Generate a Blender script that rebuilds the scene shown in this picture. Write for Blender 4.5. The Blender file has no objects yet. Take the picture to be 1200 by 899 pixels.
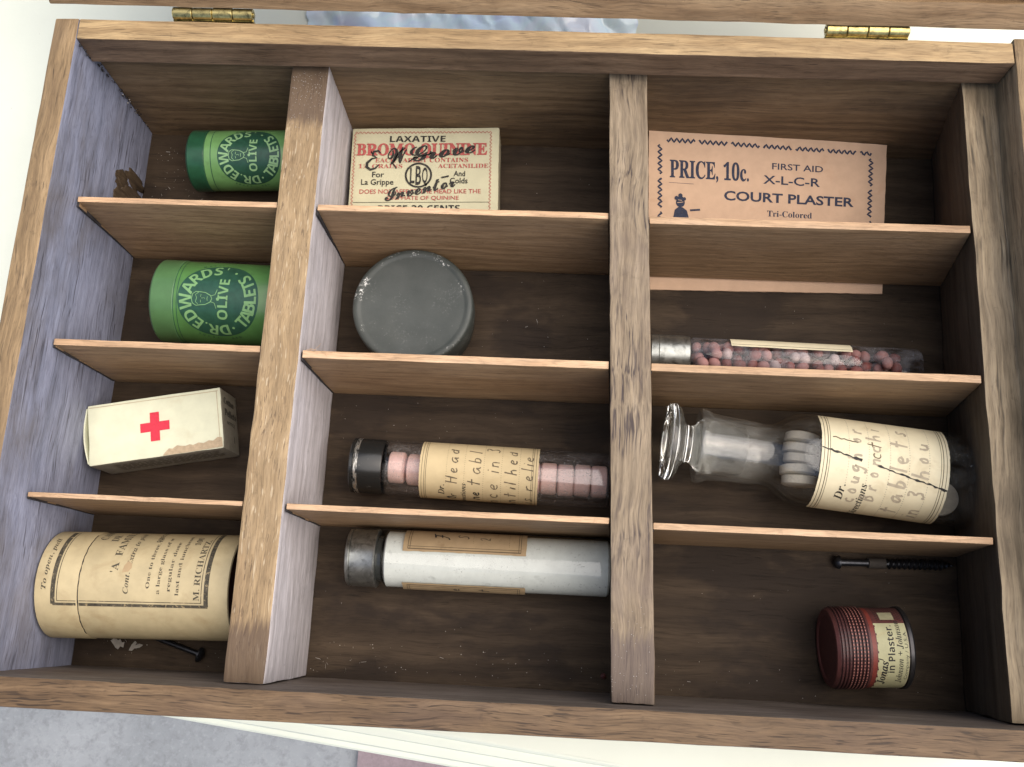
import bpy, bmesh, math, random
from math import sin, cos, pi, radians
from mathutils import Vector, Matrix, noise
random.seed(7)
S = 0.001                       # everything below is written in millimetres
scn = bpy.context.scene
COL = scn.collection

# ------------------------------------------------------------------ camera
cam = bpy.data.cameras.new("camera")
cam.sensor_width = 36.0
cam.lens = 36.0 * 1126.39 / 1200.0
cam.clip_start = 0.01
cam.clip_end = 500.0
camo = bpy.data.objects.new("camera", cam)
camo.location = (0.18257, -0.20368, 0.37994)
camo.rotation_euler = (0.24567, 0.03498, 0.04791)
COL.objects.link(camo)
scn.camera = camo

# ------------------------------------------------------------------ light
SUN_EL, SUN_AZ = radians(62), radians(84)      # azimuth clockwise from +Y : soft light from the right
world = bpy.data.worlds.new("World")
scn.world = world
world.use_nodes = True
wn = world.node_tree
sky = wn.nodes.new("ShaderNodeTexSky")
sky.sky_type = 'NISHITA'
sky.sun_disc = False
sky.ozone_density = 1.0
sky.dust_density = 3.0
sky.sun_elevation = SUN_EL
sky.sun_rotation = SUN_AZ
wn.links.new(sky.outputs[0], wn.nodes["Background"].inputs[0])
wn.nodes["Background"].inputs[1].default_value = 0.12
sun = bpy.data.lights.new("sun", 'SUN')
sun.energy = 2.8
sun.angle = radians(85)
sun.color = (1.0, 0.915, 0.81)
suno = bpy.data.objects.new("sun", sun)
sd = Vector((sin(SUN_AZ) * cos(SUN_EL), cos(SUN_AZ) * cos(SUN_EL), sin(SUN_EL)))
suno.rotation_euler = sd.to_track_quat('Z', 'Y').to_euler()
suno.location = (-0.5, -0.6, 2.0)
COL.objects.link(suno)
scn.view_settings.view_transform = 'Standard'
scn.view_settings.look = 'None'
scn.view_settings.gamma = 1.0
scn.view_settings.exposure = 0.56
scn.cycles.max_bounces = 10
scn.cycles.transparent_max_bounces = 24
scn.cycles.caustics_reflective = False

# ------------------------------------------------------------------ helpers: materials
def lin(r, g, b):
    f = lambda c: ((c / 255 + 0.055) / 1.055) ** 2.4 if c > 10 else c / 255 / 12.92
    return (f(r), f(g), f(b), 1.0)

class NT:
    def __init__(self, name):
        self.m = bpy.data.materials.new(name)
        self.m.use_nodes = True
        self.t = self.m.node_tree
        self.b = self.t.nodes["Principled BSDF"]
        self.out = self.t.nodes["Material Output"]
        self.tc = self.t.nodes.new("ShaderNodeTexCoord")
    def n(self, typ, **kw):
        x = self.t.nodes.new(typ)
        for k, v in kw.items():
            setattr(x, k, v)
        return x
    def l(self, a, b):
        self.t.links.new(a, b)
    def noise(self, scale3, detail=4, rough=0.55, dist=0.0, loc=(0, 0, 0)):
        mp = self.n("ShaderNodeMapping")
        mp.inputs["Scale"].default_value = scale3
        mp.inputs["Location"].default_value = loc
        self.l(self.tc.outputs["Object"], mp.inputs[0])
        x = self.n("ShaderNodeTexNoise")
        x.inputs["Scale"].default_value = 1.0
        x.inputs["Detail"].default_value = detail
        x.inputs["Roughness"].default_value = rough
        x.inputs["Distortion"].default_value = dist
        self.l(mp.outputs[0], x.inputs[0])
        return x.outputs[0]
    def ramp(self, fac, stops):
        r = self.n("ShaderNodeValToRGB")
        e = r.color_ramp.elements
        while len(e) < len(stops):
            e.new(0.5)
        for i, (p, c) in enumerate(stops):
            e[i].position = p
            e[i].color = c if len(c) == 4 else (*c, 1)
        self.l(fac, r.inputs[0])
        return r.outputs[0]
    def mix(self, fac, a, b, mode='MIX'):
        x = self.n("ShaderNodeMix", data_type='RGBA', blend_type=mode)
        for s, v in ((0, fac), (6, a), (7, b)):
            if hasattr(v, "links"):
                self.l(v, x.inputs[s])
            elif s == 0:
                x.inputs[0].default_value = v
            else:
                x.inputs[s].default_value = v if len(v) == 4 else (*v, 1)
        return x.outputs[2]
    def math(self, op, a, b=0.0):
        x = self.n("ShaderNodeMath", operation=op)
        for i, v in enumerate((a, b)):
            if hasattr(v, "links"):
                self.l(v, x.inputs[i])
            else:
                x.inputs[i].default_value = v
        return x.outputs[0]
    def sep(self):
        x = self.n("ShaderNodeSeparateXYZ")
        self.l(self.tc.outputs["Object"], x.inputs[0])
        return x.outputs
    def bump(self, h, strength, dist=0.0004):
        b = self.n("ShaderNodeBump")
        b.inputs["Strength"].default_value = strength
        b.inputs["Distance"].default_value = dist
        self.l(h, b.inputs["Height"])
        self.l(b.outputs[0], self.b.inputs["Normal"])
    def set(self, **kw):
        for k, v in kw.items():
            i = self.b.inputs[k.replace("_", " ")]
            if hasattr(v, "links"):
                self.l(v, i)
            else:
                i.default_value = v
        return self
BW = [(0, (0, 0, 0, 1)), (1, (1, 1, 1, 1))]
def thr(a, b):
    return [(a, (0, 0, 0, 1)), (b, (1, 1, 1, 1))]

def sc3(axis, along, across):
    return tuple(along if i == axis else across for i in range(3))

def wood(name, axis, cols, pore=0.6, porecol=(0.03, 0.02, 0.014), blotch=0.5, blotchcol=(0.1, 0.07, 0.05), along=14, across=330,
         rough=0.6, spec=0.3, bump=0.35, ends=None, pth=(0.60, 0.68), bscale=22, flecks=None, palong=75, pacross=1500, seed=0.0,
         bth=(0.5, 0.68), fig=0.25, figf=520, fine_amt=0.6, mid_amt=0.4, cluster=(0.38, 0.6)):
    t = NT(name)
    loc = (seed * 3.1, seed * 1.7, seed * 2.3)
    # the grain wanders: bend the lookup with a slow noise before stretching it
    wv = t.n("ShaderNodeTexNoise"); wv.inputs["Scale"].default_value = 26; wv.inputs["Detail"].default_value = 2
    t.l(t.tc.outputs["Object"], wv.inputs[0])
    sub = t.n("ShaderNodeVectorMath", operation='SUBTRACT'); t.l(wv.outputs[1], sub.inputs[0]); sub.inputs[1].default_value = (.5, .5, .5)
    scl = t.n("ShaderNodeVectorMath", operation='SCALE'); t.l(sub.outputs[0], scl.inputs[0]); scl.inputs["Scale"].default_value = 0.006
    addv = t.n("ShaderNodeVectorMath", operation='ADD'); t.l(t.tc.outputs["Object"], addv.inputs[0]); t.l(scl.outputs[0], addv.inputs[1])
    vec = addv.outputs[0]
    def nz(scale3, detail=4, rgh=0.55, off=(0, 0, 0)):
        mp = t.n("ShaderNodeMapping"); mp.inputs["Scale"].default_value = scale3
        mp.inputs["Location"].default_value = tuple(a + b for a, b in zip(loc, off))
        t.l(vec, mp.inputs[0])
        x = t.n("ShaderNodeTexNoise"); x.inputs["Scale"].default_value = 1.0; x.inputs["Detail"].default_value = detail; x.inputs["Roughness"].default_value = rgh
        t.l(mp.outputs[0], x.inputs[0]); return x.outputs[0]
    g = nz(sc3(axis, along, across), 8, 0.6)
    slow = nz((30, 30, 30), 3, 0.5, (7, 3, 1))
    c = t.ramp(t.math('ADD', t.math('MULTIPLY', g, 0.65), t.math('MULTIPLY', slow, 0.35)), [(0.34, cols[0]), (0.5, cols[1]), (0.66, cols[2])])
    # growth rings cut by the saw: soft uneven lines along the board
    xyz = t.n("ShaderNodeSeparateXYZ"); t.l(vec, xyz.inputs[0])
    oth = [k for k in range(3) if k != axis]
    ph = t.math('ADD', t.math('MULTIPLY', t.math('ADD', xyz.outputs[oth[0]], xyz.outputs[oth[1]]), figf * 2.0), t.math('MULTIPLY', nz(sc3(axis, 7, 38), 3, 0.5, (2, 9, 4)), 26.0))
    rg = t.math('SINE', ph)
    c = t.mix(fig, c, t.ramp(t.math('MULTIPLY', t.math('ADD', rg, 1.0), 0.5), [(0.0, (0.5, 0.47, 0.45)), (0.35, (0.95, 0.94, 0.93)), (1.0, (1.12, 1.11, 1.1))]), 'MULTIPLY')
    fine = nz(sc3(axis, 130, 2300), 3, 0.65)
    c = t.mix(fine_amt, c, t.ramp(fine, [(0.28, (0.45, 0.43, 0.42)), (0.5, (1, 1, 1)), (0.72, (1.3, 1.28, 1.25))]), 'MULTIPLY')
    mid = nz(sc3(axis, 34, 800), 4, 0.7, (5, 0, 0))
    c = t.mix(mid_amt, c, t.ramp(mid, [(0.3, (0.6, 0.58, 0.57)), (0.68, (1.25, 1.24, 1.22))]), 'MULTIPLY')
    bl = nz(sc3(axis, bscale * 0.7, bscale * 1.5), 5, 0.62, (1, 1, 1))
    c = t.mix(t.math('MULTIPLY', t.ramp(bl, thr(*bth)), blotch), c, blotchcol)
    pr = nz(sc3(axis, palong, pacross), 2, 0.5)
    pm = t.math('MULTIPLY', t.ramp(pr, thr(*pth)), t.ramp(nz(sc3(axis, 30, 90), 3, 0.6, (8, 2, 6)), thr(*cluster)))
    c = t.mix(t.math('MULTIPLY', pm, pore), c, porecol)
    # scuffs and handling dirt
    sc_ = t.noise((210, 210, 210), 6, 0.7, 0.4, (seed, 3, 5))
    c = t.mix(t.math('MULTIPLY', t.ramp(sc_, thr(0.60, 0.72)), 0.35), c, tuple(x * 0.35 for x in cols[0]))
    if flecks:
        fl = nz(sc3(axis, 170, 1300), 1, 0.5, (9, 4, 2))
        c = t.mix(t.math('MULTIPLY', t.ramp(fl, thr(0.66, 0.72)), 0.4), c, flecks)
    if ends:                      # old stain with its own ragged shape near the two ends (y limits in mm)
        y0, y1, ecol, amt = ends
        wob = t.math('MULTIPLY', t.math('SUBTRACT', nz((900, 25, 900), 4, 0.7), 0.5), 0.020)
        y = t.math('ADD', t.sep()[1], wob)
        mr = lambda a, b: (lambda q: (q.inputs["From Min"].__setattr__("default_value", a * S), q.inputs["From Max"].__setattr__("default_value", b * S), t.l(y, q.inputs[0]), q.outputs[0])[3])(t.n("ShaderNodeMapRange"))
        k = t.math('ADD', mr(y0 - 2.5, y0 + 2.5), t.math('SUBTRACT', 1.0, mr(y1 - 2.5, y1 + 2.5)))
        c = t.mix(t.math('MULTIPLY', k, amt), c, ecol)
    oi = t.n("ShaderNodeObjectInfo")
    v = t.math('ADD', 0.82, t.math('MULTIPLY', oi.outputs["Random"], 0.28))
    cc = t.n("ShaderNodeCombineXYZ")
    for k in range(3): t.l(v, cc.inputs[k])
    c = t.mix(1.0, c, cc.outputs[0], 'MULTIPLY')
    t.set(Base_Color=c, Roughness=rough, Specular_IOR_Level=spec)
    h = t.math('SUBTRACT', t.math('ADD', t.math('MULTIPLY', g, 0.5), t.math('MULTIPLY', fine, 0.6)), t.math('MULTIPLY', pm, 0.9))
    t.bump(h, bump)
    return t.m

def plain(name, col, rough=0.5, metal=0.0, spec=0.4, var=0.15, vs=400, bump=0.0, bs=2500, dirt=None, dth=(0.55, 0.75), ds=150, coat=0.0):
    t = NT(name)
    col = col if len(col) == 4 else (*col, 1)
    n = t.noise((vs, vs, vs), 4, 0.6)
    k = [tuple(max(0, x * (1 - var)) for x in col[:3]), tuple(min(1, x * (1 + var)) for x in col[:3])]
    c = t.ramp(n, [(0.3, k[0]), (0.7, k[1])])
    if dirt:
        c = t.mix(t.ramp(t.noise((ds, ds, ds), 6, 0.65, 0.5, (3, 1, 2)), thr(*dth)), c, dirt)
    t.set(Base_Color=c, Roughness=rough, Metallic=metal, Specular_IOR_Level=spec, Coat_Weight=coat)
    if bump:
        t.bump(t.noise((bs, bs, bs), 3), bump)
    return t.m

def glass(name, tint=(0.93, 0.95, 0.93), refl=0.9, rough=0.02, dust=0.04, dustcol=(0.5, 0.48, 0.46), dth=(0.62, 0.72), ior=1.5, frost=None):
    t = NT(name)
    t.t.nodes.remove(t.b)
    tr = t.n("ShaderNodeBsdfTransparent"); tr.inputs[0].default_value = (*tint, 1)
    gl = t.n("ShaderNodeBsdfGlossy"); gl.inputs["Roughness"].default_value = rough; gl.inputs[0].default_value = (refl, refl, refl, 1)
    fr = t.n("ShaderNodeFresnel")
    bf = t.n("ShaderNodeNewGeometry")                      # straight-through wall: same reflectance from both sides
    t.l(t.math('ADD', ior, t.math('MULTIPLY', bf.outputs["Backfacing"], 1 / ior - ior)), fr.inputs[0])
    mx = t.n("ShaderNodeMixShader")
    t.l(fr.outputs[0], mx.inputs[0]); t.l(tr.outputs[0], mx.inputs[1]); t.l(gl.outputs[0], mx.inputs[2])
    df = t.n("ShaderNodeBsdfDiffuse"); df.inputs[0].default_value = (*dustcol, 1)
    spk = t.ramp(t.noise((1400, 1400, 1400), 3, 0.6), thr(*dth))
    sm = t.ramp(t.noise((90, 200, 200), 5, 0.6, 0, (5, 5, 5)), thr(0.4, 0.75))
    d = t.math('ADD', t.math('MULTIPLY', t.math('MULTIPLY', spk, sm), 0.8), t.math('MULTIPLY', sm, dust))
    if frost:                     # ground-glass neck: frosted between two points along the bottle
        x = t.sep()[0]
        mr = lambda a, b: (lambda q: (q.inputs["From Min"].__setattr__("default_value", a * S), q.inputs["From Max"].__setattr__("default_value", b * S), t.l(x, q.inputs[0]), q.outputs[0])[3])(t.n("ShaderNodeMapRange"))
        k = t.math('MULTIPLY', mr(frost[0] - .5, frost[0] + .5), t.math('SUBTRACT', 1.0, mr(frost[1] - 9, frost[1] + 2)))
        k = t.math('MULTIPLY', k, t.math('ADD', 0.35, t.math('MULTIPLY', t.ramp(t.noise((130, 420, 420), 5, 0.7, 0, (3, 3, 9)), thr(0.4, 0.7)), 1.2)))
        d = t.math('ADD', d, t.math('MULTIPLY', k, frost[2]))
    m2 = t.n("ShaderNodeMixShader")
    t.l(d, m2.inputs[0]); t.l(mx.outputs[0], m2.inputs[1]); t.l(df.outputs[0], m2.inputs[2])
    t.l(m2.outputs[0], t.out.inputs[0])
    return t.m

# ------------------------------------------------------------------ helpers: objects
def tag(o, label=None, cat=None, group=None, kind=None):
    if label: o["label"] = label
    if cat: o["category"] = cat
    if group: o["group"] = group
    if kind: o["kind"] = kind
    return o

def empty(name, loc, rz=0.0, label=None, cat=None, group=None):
    o = bpy.data.objects.new(name, None)
    o.location = Vector(loc) * S
    o.rotation_euler = (0, 0, radians(rz))
    o.empty_display_size = 0.01
    COL.objects.link(o)
    return tag(o, label, cat, group)

def link_mesh(name, me, parent=None):
    o = bpy.data.objects.new(name, me)
    COL.objects.link(o)
    if parent: o.parent = parent
    return o

class MB:
    """collects vertices (mm) and faces with material slots, builds ONE mesh object"""
    def __init__(self):
        self.v, self.f, self.mi, self.mats = [], [], [], []
    def slot(self, m):
        if m not in self.mats: self.mats.append(m)
        return self.mats.index(m)
    def add(self, vs, fs, m):
        k = len(self.v); s = self.slot(m)
        self.v += [tuple(x) for x in vs]
        for f in fs:
            self.f.append([i + k for i in f]); self.mi.append(s)
    def lathe(self, prof, m, zc, seg=72, yc=0.0, dv=Vector((0, 0, 0))):
        """profile of (x, radius) turned round the x axis through (y=yc, z=zc)"""
        vs, fs = [], []
        n = len(prof)
        for (x, r) in prof:
            for k in range(seg):
                a = 2 * pi * k / seg
                vs.append((x + dv.x, yc + r * sin(a) + dv.y, zc + r * cos(a) + dv.z))
        for i in range(n - 1):
            for k in range(seg):
                k2 = (k + 1) % seg
                fs.append((i * seg + k, (i + 1) * seg + k, (i + 1) * seg + k2, i * seg + k2))
        self.add(vs, fs, m)
    def build(self, name, parent=None, smooth=35, bevel=0.0):
        me = bpy.data.meshes.new(name)
        me.from_pydata([(x * S, y * S, z * S) for x, y, z in self.v], [], self.f)
        for m in self.mats: me.materials.append(m)
        for p, i in zip(me.polygons, self.mi):
            p.material_index = i
        if smooth:
            for p in me.polygons: p.use_smooth = True
            me.set_sharp_from_angle(angle=radians(smooth))
        o = link_mesh(name, me, parent)
        return o

def board(bm, P, bev=0.45, step=7.0, jit=0.14, seed=0.0, f=0.09):
    """one timber: 8 corners (bottom ring then top ring), eased and slightly worn edges"""
    b = bmesh.new()
    vs = [b.verts.new(p) for p in P]
    for q in ((3, 2, 1, 0), (4, 5, 6, 7), (0, 1, 5, 4), (1, 2, 6, 5), (2, 3, 7, 6), (3, 0, 4, 7)):
        b.faces.new([vs[i] for i in q])
    if bev:
        bmesh.ops.bevel(b, geom=list(b.edges), offset=bev, segments=2, profile=0.6, affect='EDGES')
    for it in range(3):
        es = [e for e in b.edges if e.calc_length() > step * 1.6]
        if not es: break
        L = max(e.calc_length() for e in es)
        bmesh.ops.subdivide_edges(b, edges=es, cuts=max(1, min(40, int(L / step))) if it == 0 else 1, use_grid_fill=True)
        if it == 0 and L > step * 3: continue
    for v in b.verts:
        q = v.co * f + Vector((seed, seed * 2, -seed))
        v.co += noise.noise_vector(q) * jit + noise.noise_vector(v.co * f * 6 + Vector((seed, 0, 0))) * jit * 0.5
    me = bpy.data.meshes.new("tmp"); b.to_mesh(me); b.free()
    bm.from_mesh(me); bpy.data.meshes.remove(me)

def box8(x0, x1, y0, y1, z0, z1):
    return [(x0, y0, z0), (x1, y0, z0), (x1, y1, z0), (x0, y1, z0), (x0, y0, z1), (x1, y0, z1), (x1, y1, z1), (x0, y1, z1)]

def timber(name, parent, Ps, mats, pick=None, **kw):
    bm = bmesh.new()
    for i, P in enumerate(Ps):
        board(bm, P, seed=kw.get("seed", 0) + i * 3.3, **{k: v for k, v in kw.items() if k != "seed"})
    bmesh.ops.recalc_face_normals(bm, faces=bm.faces)
    for f in bm.faces:
        f.smooth = True
        if pick: f.material_index = pick(f.normal, f.calc_center_median())
    for v in bm.verts: v.co *= S
    me = bpy.data.meshes.new(name); bm.to_mesh(me); bm.free()
    me.set_sharp_from_angle(angle=radians(50))
    for m in mats: me.materials.append(m)
    return link_mesh(name, me, parent)

# ------------------------------------------------------------------ helpers: lettering
def uni(s, st):
    if st in (None, 'sans'): return s
    base = {'serif': (0x1D400, 0x1D41A, 0x1D7CE), 'italic': (0x1D434, 0x1D44E, None), 'bitalic': (0x1D468, 0x1D482, None),
            'script': (0x1D4D0, 0x1D4EA, None), 'bold': (0x1D5D4, 0x1D5EE, 0x1D7EC)}[st]
    o = ''
    for ch in s:
        if 'A' <= ch <= 'Z': o += chr(base[0] + ord(ch) - 65)
        elif 'a' <= ch <= 'z': o += '\u210e' if (st == 'italic' and ch == 'h') else chr(base[1] + ord(ch) - 97)
        elif '0' <= ch <= '9' and base[2]: o += chr(base[2] + ord(ch) - 48)
        else: o += ch
    return o

_tc = {}
def glyphs(s, st='sans', fat=0.0, maxlen=0.35):
    key = (s, st, fat, maxlen)
    if key in _tc: return _tc[key]
    c = bpy.data.curves.new('lettering', 'FONT')
    c.body = uni(s, st); c.size = 1.0; c.offset = fat; c.resolution_u = 3
    o = bpy.data.objects.new('lettering', c); COL.objects.link(o)
    bpy.context.view_layer.update()
    me = bpy.data.meshes.new_from_object(o.evaluated_get(bpy.context.evaluated_depsgraph_get()))
    b = bmesh.new(); b.from_mesh(me)
    bmesh.ops.triangulate(b, faces=b.faces)
    for _ in range(4):
        es = [e for e in b.edges if e.calc_length() > maxlen]
        if not es: break
        bmesh.ops.subdivide_edges(b, edges=es, cuts=1)
        bmesh.ops.triangulate(b, faces=b.faces)
    b.verts.index_update()
    vs = [(v.co.x, v.co.y) for v in b.verts]; fs = [[v.index for v in f.verts] for f in b.faces]
    b.free(); bpy.data.objects.remove(o); bpy.data.curves.remove(c); bpy.data.meshes.remove(me)
    _tc[key] = (vs, fs)
    return vs, fs

INK = 0.07
def text(mb, mp, s, x, y, h, m, st='sans', w=None, rot=0.0, fat=0.0, al='c', lift=INK, shear=0.0):
    """letters of cap height h (mm) centred on (x, y) of the label map mp, fitted to width w"""
    vs, fs = glyphs(s, st, fat)
    if not vs: return
    k = h / 0.70
    x0 = min(v[0] for v in vs); x1 = max(v[0] for v in vs)
    kx = (w / (x1 - x0)) if w else k
    cr, sr = cos(radians(rot)), sin(radians(rot))
    out = []
    for (a, b) in vs:
        px = (a - ((x0 + x1) / 2 if al == 'c' else x0)) * kx + shear * b * k
        py = (b - 0.35) * k
        out.append(mp(x + px * cr - py * sr, y + px * sr + py * cr, lift))
    mb.add(out, fs, m)

def arc_text(mb, mp, s, cx, cy, R, a0, a1, h, m, st='bold', inside=False, fat=0.0):
    """letters set along a circle from angle a0 to a1 (degrees, clockwise reading unless inside)"""
    n = len(s)
    wd = [{'.': .42, "'": .38, 'I': .45, 'W': 1.45, 'L': .85, 'E': .85, 'M': 1.3}.get(c, 1.0) for c in s]
    for i, ch in enumerate(s):
        if ch == ' ': continue
        a = a0 + (a1 - a0) * (sum(wd[:i]) + wd[i] / 2) / sum(wd)
        x, y = cx + R * cos(radians(a)), cy + R * sin(radians(a))
        text(mb, mp, ch, x, y, h, m, st, rot=(a + 90) if inside else (a - 90), fat=fat)

def ribbon(mb, mp, pts, w, m, lift=INK, closed=False):
    """a pen or print line of width w"""
    n = len(pts); vs, fs = [], []
    for i, (x, y) in enumerate(pts):
        a = pts[(i - 1) % n] if (closed or i) else pts[0]
        b = pts[(i + 1) % n] if (closed or i < n - 1) else pts[-1]
        dx, dy = b[0] - a[0], b[1] - a[1]; L = math.hypot(dx, dy) or 1
        ww = w[i] if isinstance(w, list) else w
        nx, ny = -dy / L * ww / 2, dx / L * ww / 2
        vs += [mp(x + nx, y + ny, lift), mp(x - nx, y - ny, lift)]
    for i in range(n if closed else n - 1):
        j = (i + 1) % n
        fs.append((2 * i, 2 * i + 1, 2 * j + 1, 2 * j))
    mb.add(vs, fs, m)

def seg(a, b, step=1.0):
    n = max(1, int(math.hypot(b[0] - a[0], b[1] - a[1]) / step))
    return [(a[0] + (b[0] - a[0]) * i / n, a[1] + (b[1] - a[1]) * i / n) for i in range(n + 1)]

def line(mb, mp, a, b, w, m, lift=INK):
    ribbon(mb, mp, seg(a, b), w, m, lift)

def rect_line(mb, mp, x0, y0, x1, y1, w, m):
    for a, b in (((x0 - w / 2, y0), (x1 + w / 2, y0)), ((x1, y0), (x1, y1)), ((x1 + w / 2, y1), (x0 - w / 2, y1)), ((x0, y1), (x0, y0))):
        line(mb, mp, a, b, w, m)

def dots(mb, mp, a, b, pitch, d, m):
    n = max(1, int(math.hypot(b[0] - a[0], b[1] - a[1]) / pitch))
    for i in range(n + 1):
        x, y = a[0] + (b[0] - a[0]) * i / n, a[1] + (b[1] - a[1]) * i / n
        vs = [mp(x + d / 2 * cos(k * pi / 3), y + d / 2 * sin(k * pi / 3), INK) for k in range(6)]
        mb.add(vs, [tuple(range(6))], m)

def disc(mb, mp, cx, cy, r, m, lift=INK, rings=8, seg_=64, r0=0.0):
    vs, fs = [], []
    for i in range(rings + 1):
        rr = r0 + (r - r0) * i / rings
        for k in range(seg_):
            a = 2 * pi * k / seg_
            vs.append(mp(cx + rr * cos(a), cy + rr * sin(a), lift))
    for i in range(rings):
        for k in range(seg_):
            k2 = (k + 1) % seg_
            fs.append((i * seg_ + k, (i + 1) * seg_ + k, (i + 1) * seg_ + k2, i * seg_ + k2))
    mb.add(vs, fs, m)

def patch(mb, mp, pts, m, lift=INK):
    mb.add([mp(x, y, lift) for x, y in pts], [tuple(range(len(pts)))], m)

def sheet(mb, mp, x0, x1, y0, y1, nx, ny, m, lift=0.0, edge=0.0):
    vs, fs = [], []
    for j in range(ny + 1):
        for i in range(nx + 1):
            u = x0 + (x1 - x0) * i / nx; v = y0 + (y1 - y0) * j / ny
            if edge and (i in (0, nx) or j in (0, ny)):
                u += random.uniform(-edge, edge); v += random.uniform(-edge, edge)
            vs.append(mp(u, v, lift))
    for j in range(ny):
        for i in range(nx):
            a = j * (nx + 1) + i
            fs.append((a, a + 1, a + nx + 2, a + nx + 1))
    mb.add(vs, fs, m)

def zig(mb, mp, a, b, amp, per, w, m, gaps=0):
    L = math.hypot(b[0] - a[0], b[1] - a[1]); n = max(2, int(L / per * 4))
    dx, dy = (b[0] - a[0]) / L, (b[1] - a[1]) / L
    run = []
    for i in range(n + 1):
        t = L * i / n
        o = amp * sin(2 * pi * t / per)
        if gaps and (t % gaps) < per * 0.4 and i:
            if len(run) > 2: ribbon(mb, mp, run, w, m)
            run = []
            continue
        run.append((a[0] + dx * t - dy * o, a[1] + dy * t + dx * o))
    if len(run) > 2: ribbon(mb, mp, run, w, m)

def cylmap(R, zc, th0=0.0, yc=0.0):
    """label on a lying cylinder, reading away from the viewer: x runs round the barrel, y runs towards the left end"""
    def mp(x, y, h):
        a = radians(th0) + x / R
        return (-y, yc + (R + h) * sin(a), zc + (R + h) * cos(a))
    return mp

# single-stroke hand lettering, x-height 0.55
HAND = {
 'a': [[(.45, .5), (.2, .55), (.03, .3), (.12, .03), (.3, .06), (.45, .45), (.46, .1), (.55, .0)]],
 'b': [[(.08, 1.), (.06, .0)], [(.06, .4), (.3, .52), (.42, .25), (.25, .0), (.06, .06)]],
 'c': [[(.4, .45), (.22, .55), (.05, .3), (.15, .03), (.42, .08)]],
 'd': [[(.42, .45), (.2, .52), (.05, .25), (.2, .0), (.4, .15), (.45, 1.), (.46, .0)]],
 'e': [[(.06, .28), (.4, .32), (.33, .53), (.1, .48), (.05, .2), (.2, .0), (.42, .1)]],
 'g': [[(.42, .5), (.18, .55), (.05, .3), (.2, .1), (.4, .3), (.43, .5), (.4, -.25), (.2, -.4), (.03, -.25)]],
 'h': [[(.07, 1.), (.05, .0)], [(.05, .3), (.25, .52), (.38, .35), (.4, .0)]],
 'i': [[(.12, .52), (.1, .0)], [(.13, .75), (.15, .79)]],
 'l': [[(.12, 1.), (.1, .0)]],
 'n': [[(.06, .52), (.06, .0)], [(.06, .35), (.25, .54), (.38, .38), (.4, .0)]],
 'o': [[(.22, .54), (.05, .3), (.2, .0), (.4, .22), (.25, .54), (.2, .54)]],
 'r': [[(.08, .52), (.08, .0)], [(.08, .3), (.22, .5), (.38, .48)]],
 's': [[(.38, .48), (.18, .55), (.1, .4), (.32, .2), (.25, .02), (.04, .06)]],
 't': [[(.2, .95), (.18, .0)], [(.0, .6), (.42, .62)]],
 'u': [[(.06, .52), (.08, .1), (.25, .0), (.38, .2), (.4, .52), (.42, .0)]],
 'v': [[(.04, .52), (.2, .0), (.4, .54)]],
 'H': [[(.05, 1.), (.02, .0)], [(.5, 1.), (.48, .0)], [(.04, .5), (.5, .52)]],
 'B': [[(.08, 1.), (.05, .0)], [(.08, .95), (.38, .85), (.3, .55), (.08, .52), (.42, .4), (.38, .05), (.05, .0)]],
 'O': [[(.3, 1.), (.05, .6), (.15, .05), (.45, .15), (.5, .7), (.3, 1.)]],
 '3': [[(.05, .9), (.3, 1.), (.38, .75), (.15, .55), (.42, .35), (.3, .02), (.03, .1)]],
 '2': [[(.05, .75), (.22, 1.), (.42, .75), (.05, .03), (.25, .1), (.5, .02)]],
 'S': [[(.45, .85), (.25, 1.), (.08, .75), (.42, .35), (.25, .0), (.02, .12)]],
 'F': [[(.05, .9), (.5, 1.)], [(.28, .95), (.2, .1), (.0, .0)], [(.1, .5), (.4, .55)]],
}
def hand(mb, mp, s, x, y, h, m, w=0.35, sp=0.62, slant=0.12, jit=0.03):
    for ch in s:
        if ch in HAND:
            for st in HAND[ch]:
                pts = [(x + (px + slant * py + random.uniform(-jit, jit)) * h, y + (py + random.uniform(-jit, jit)) * h) for px, py in st]
                sm = [pts[0]]
                for a, b in zip(pts[:-1], pts[1:]):
                    sm += [((a[0] * 2 + b[0]) / 3, (a[1] * 2 + b[1]) / 3), ((a[0] + b[0] * 2) / 3, (a[1] + b[1] * 2) / 3)]
                sm.append(pts[-1])
                ribbon(mb, mp, sm, [w * random.uniform(.6, 1.25) for _ in sm], m)
        x += h * (sp * (0.5 if ch in 'il ' else 1.0))

# ------------------------------------------------------------------ materials
OAK = ((0.20, 0.115, 0.055), (0.33, 0.205, 0.105), (0.43, 0.29, 0.165))
M_rim_back = wood("oak_rim_back", 0, ((0.215, 0.14, 0.068), (0.36, 0.25, 0.128), (0.46, 0.335, 0.18)), pore=0.5, blotch=0.35, blotchcol=(0.16, 0.10, 0.055))
M_rim_left = wood("oak_rim_left", 1, ((0.15, 0.10, 0.055), (0.265, 0.182, 0.096), (0.37, 0.262, 0.145)), pore=0.55, blotch=0.4, blotchcol=(0.12, 0.08, 0.055), seed=1)
M_rim_front = wood("oak_rim_front", 0, ((0.09, 0.055, 0.029), (0.148, 0.094, 0.05), (0.20, 0.132, 0.073)), pore=0.75, blotch=0.3, blotchcol=(0.10, 0.065, 0.05), palong=75, pacross=1500, pth=(0.58, 0.65), cluster=(0.2, 0.45), mid_amt=0.5, seed=2)
M_lip = wood("oak_lip", 0, ((0.12, 0.075, 0.045), (0.20, 0.13, 0.08), (0.26, 0.175, 0.11)), pore=0.6, blotch=0.5, blotchcol=(0.07, 0.045, 0.03), seed=3)
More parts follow.
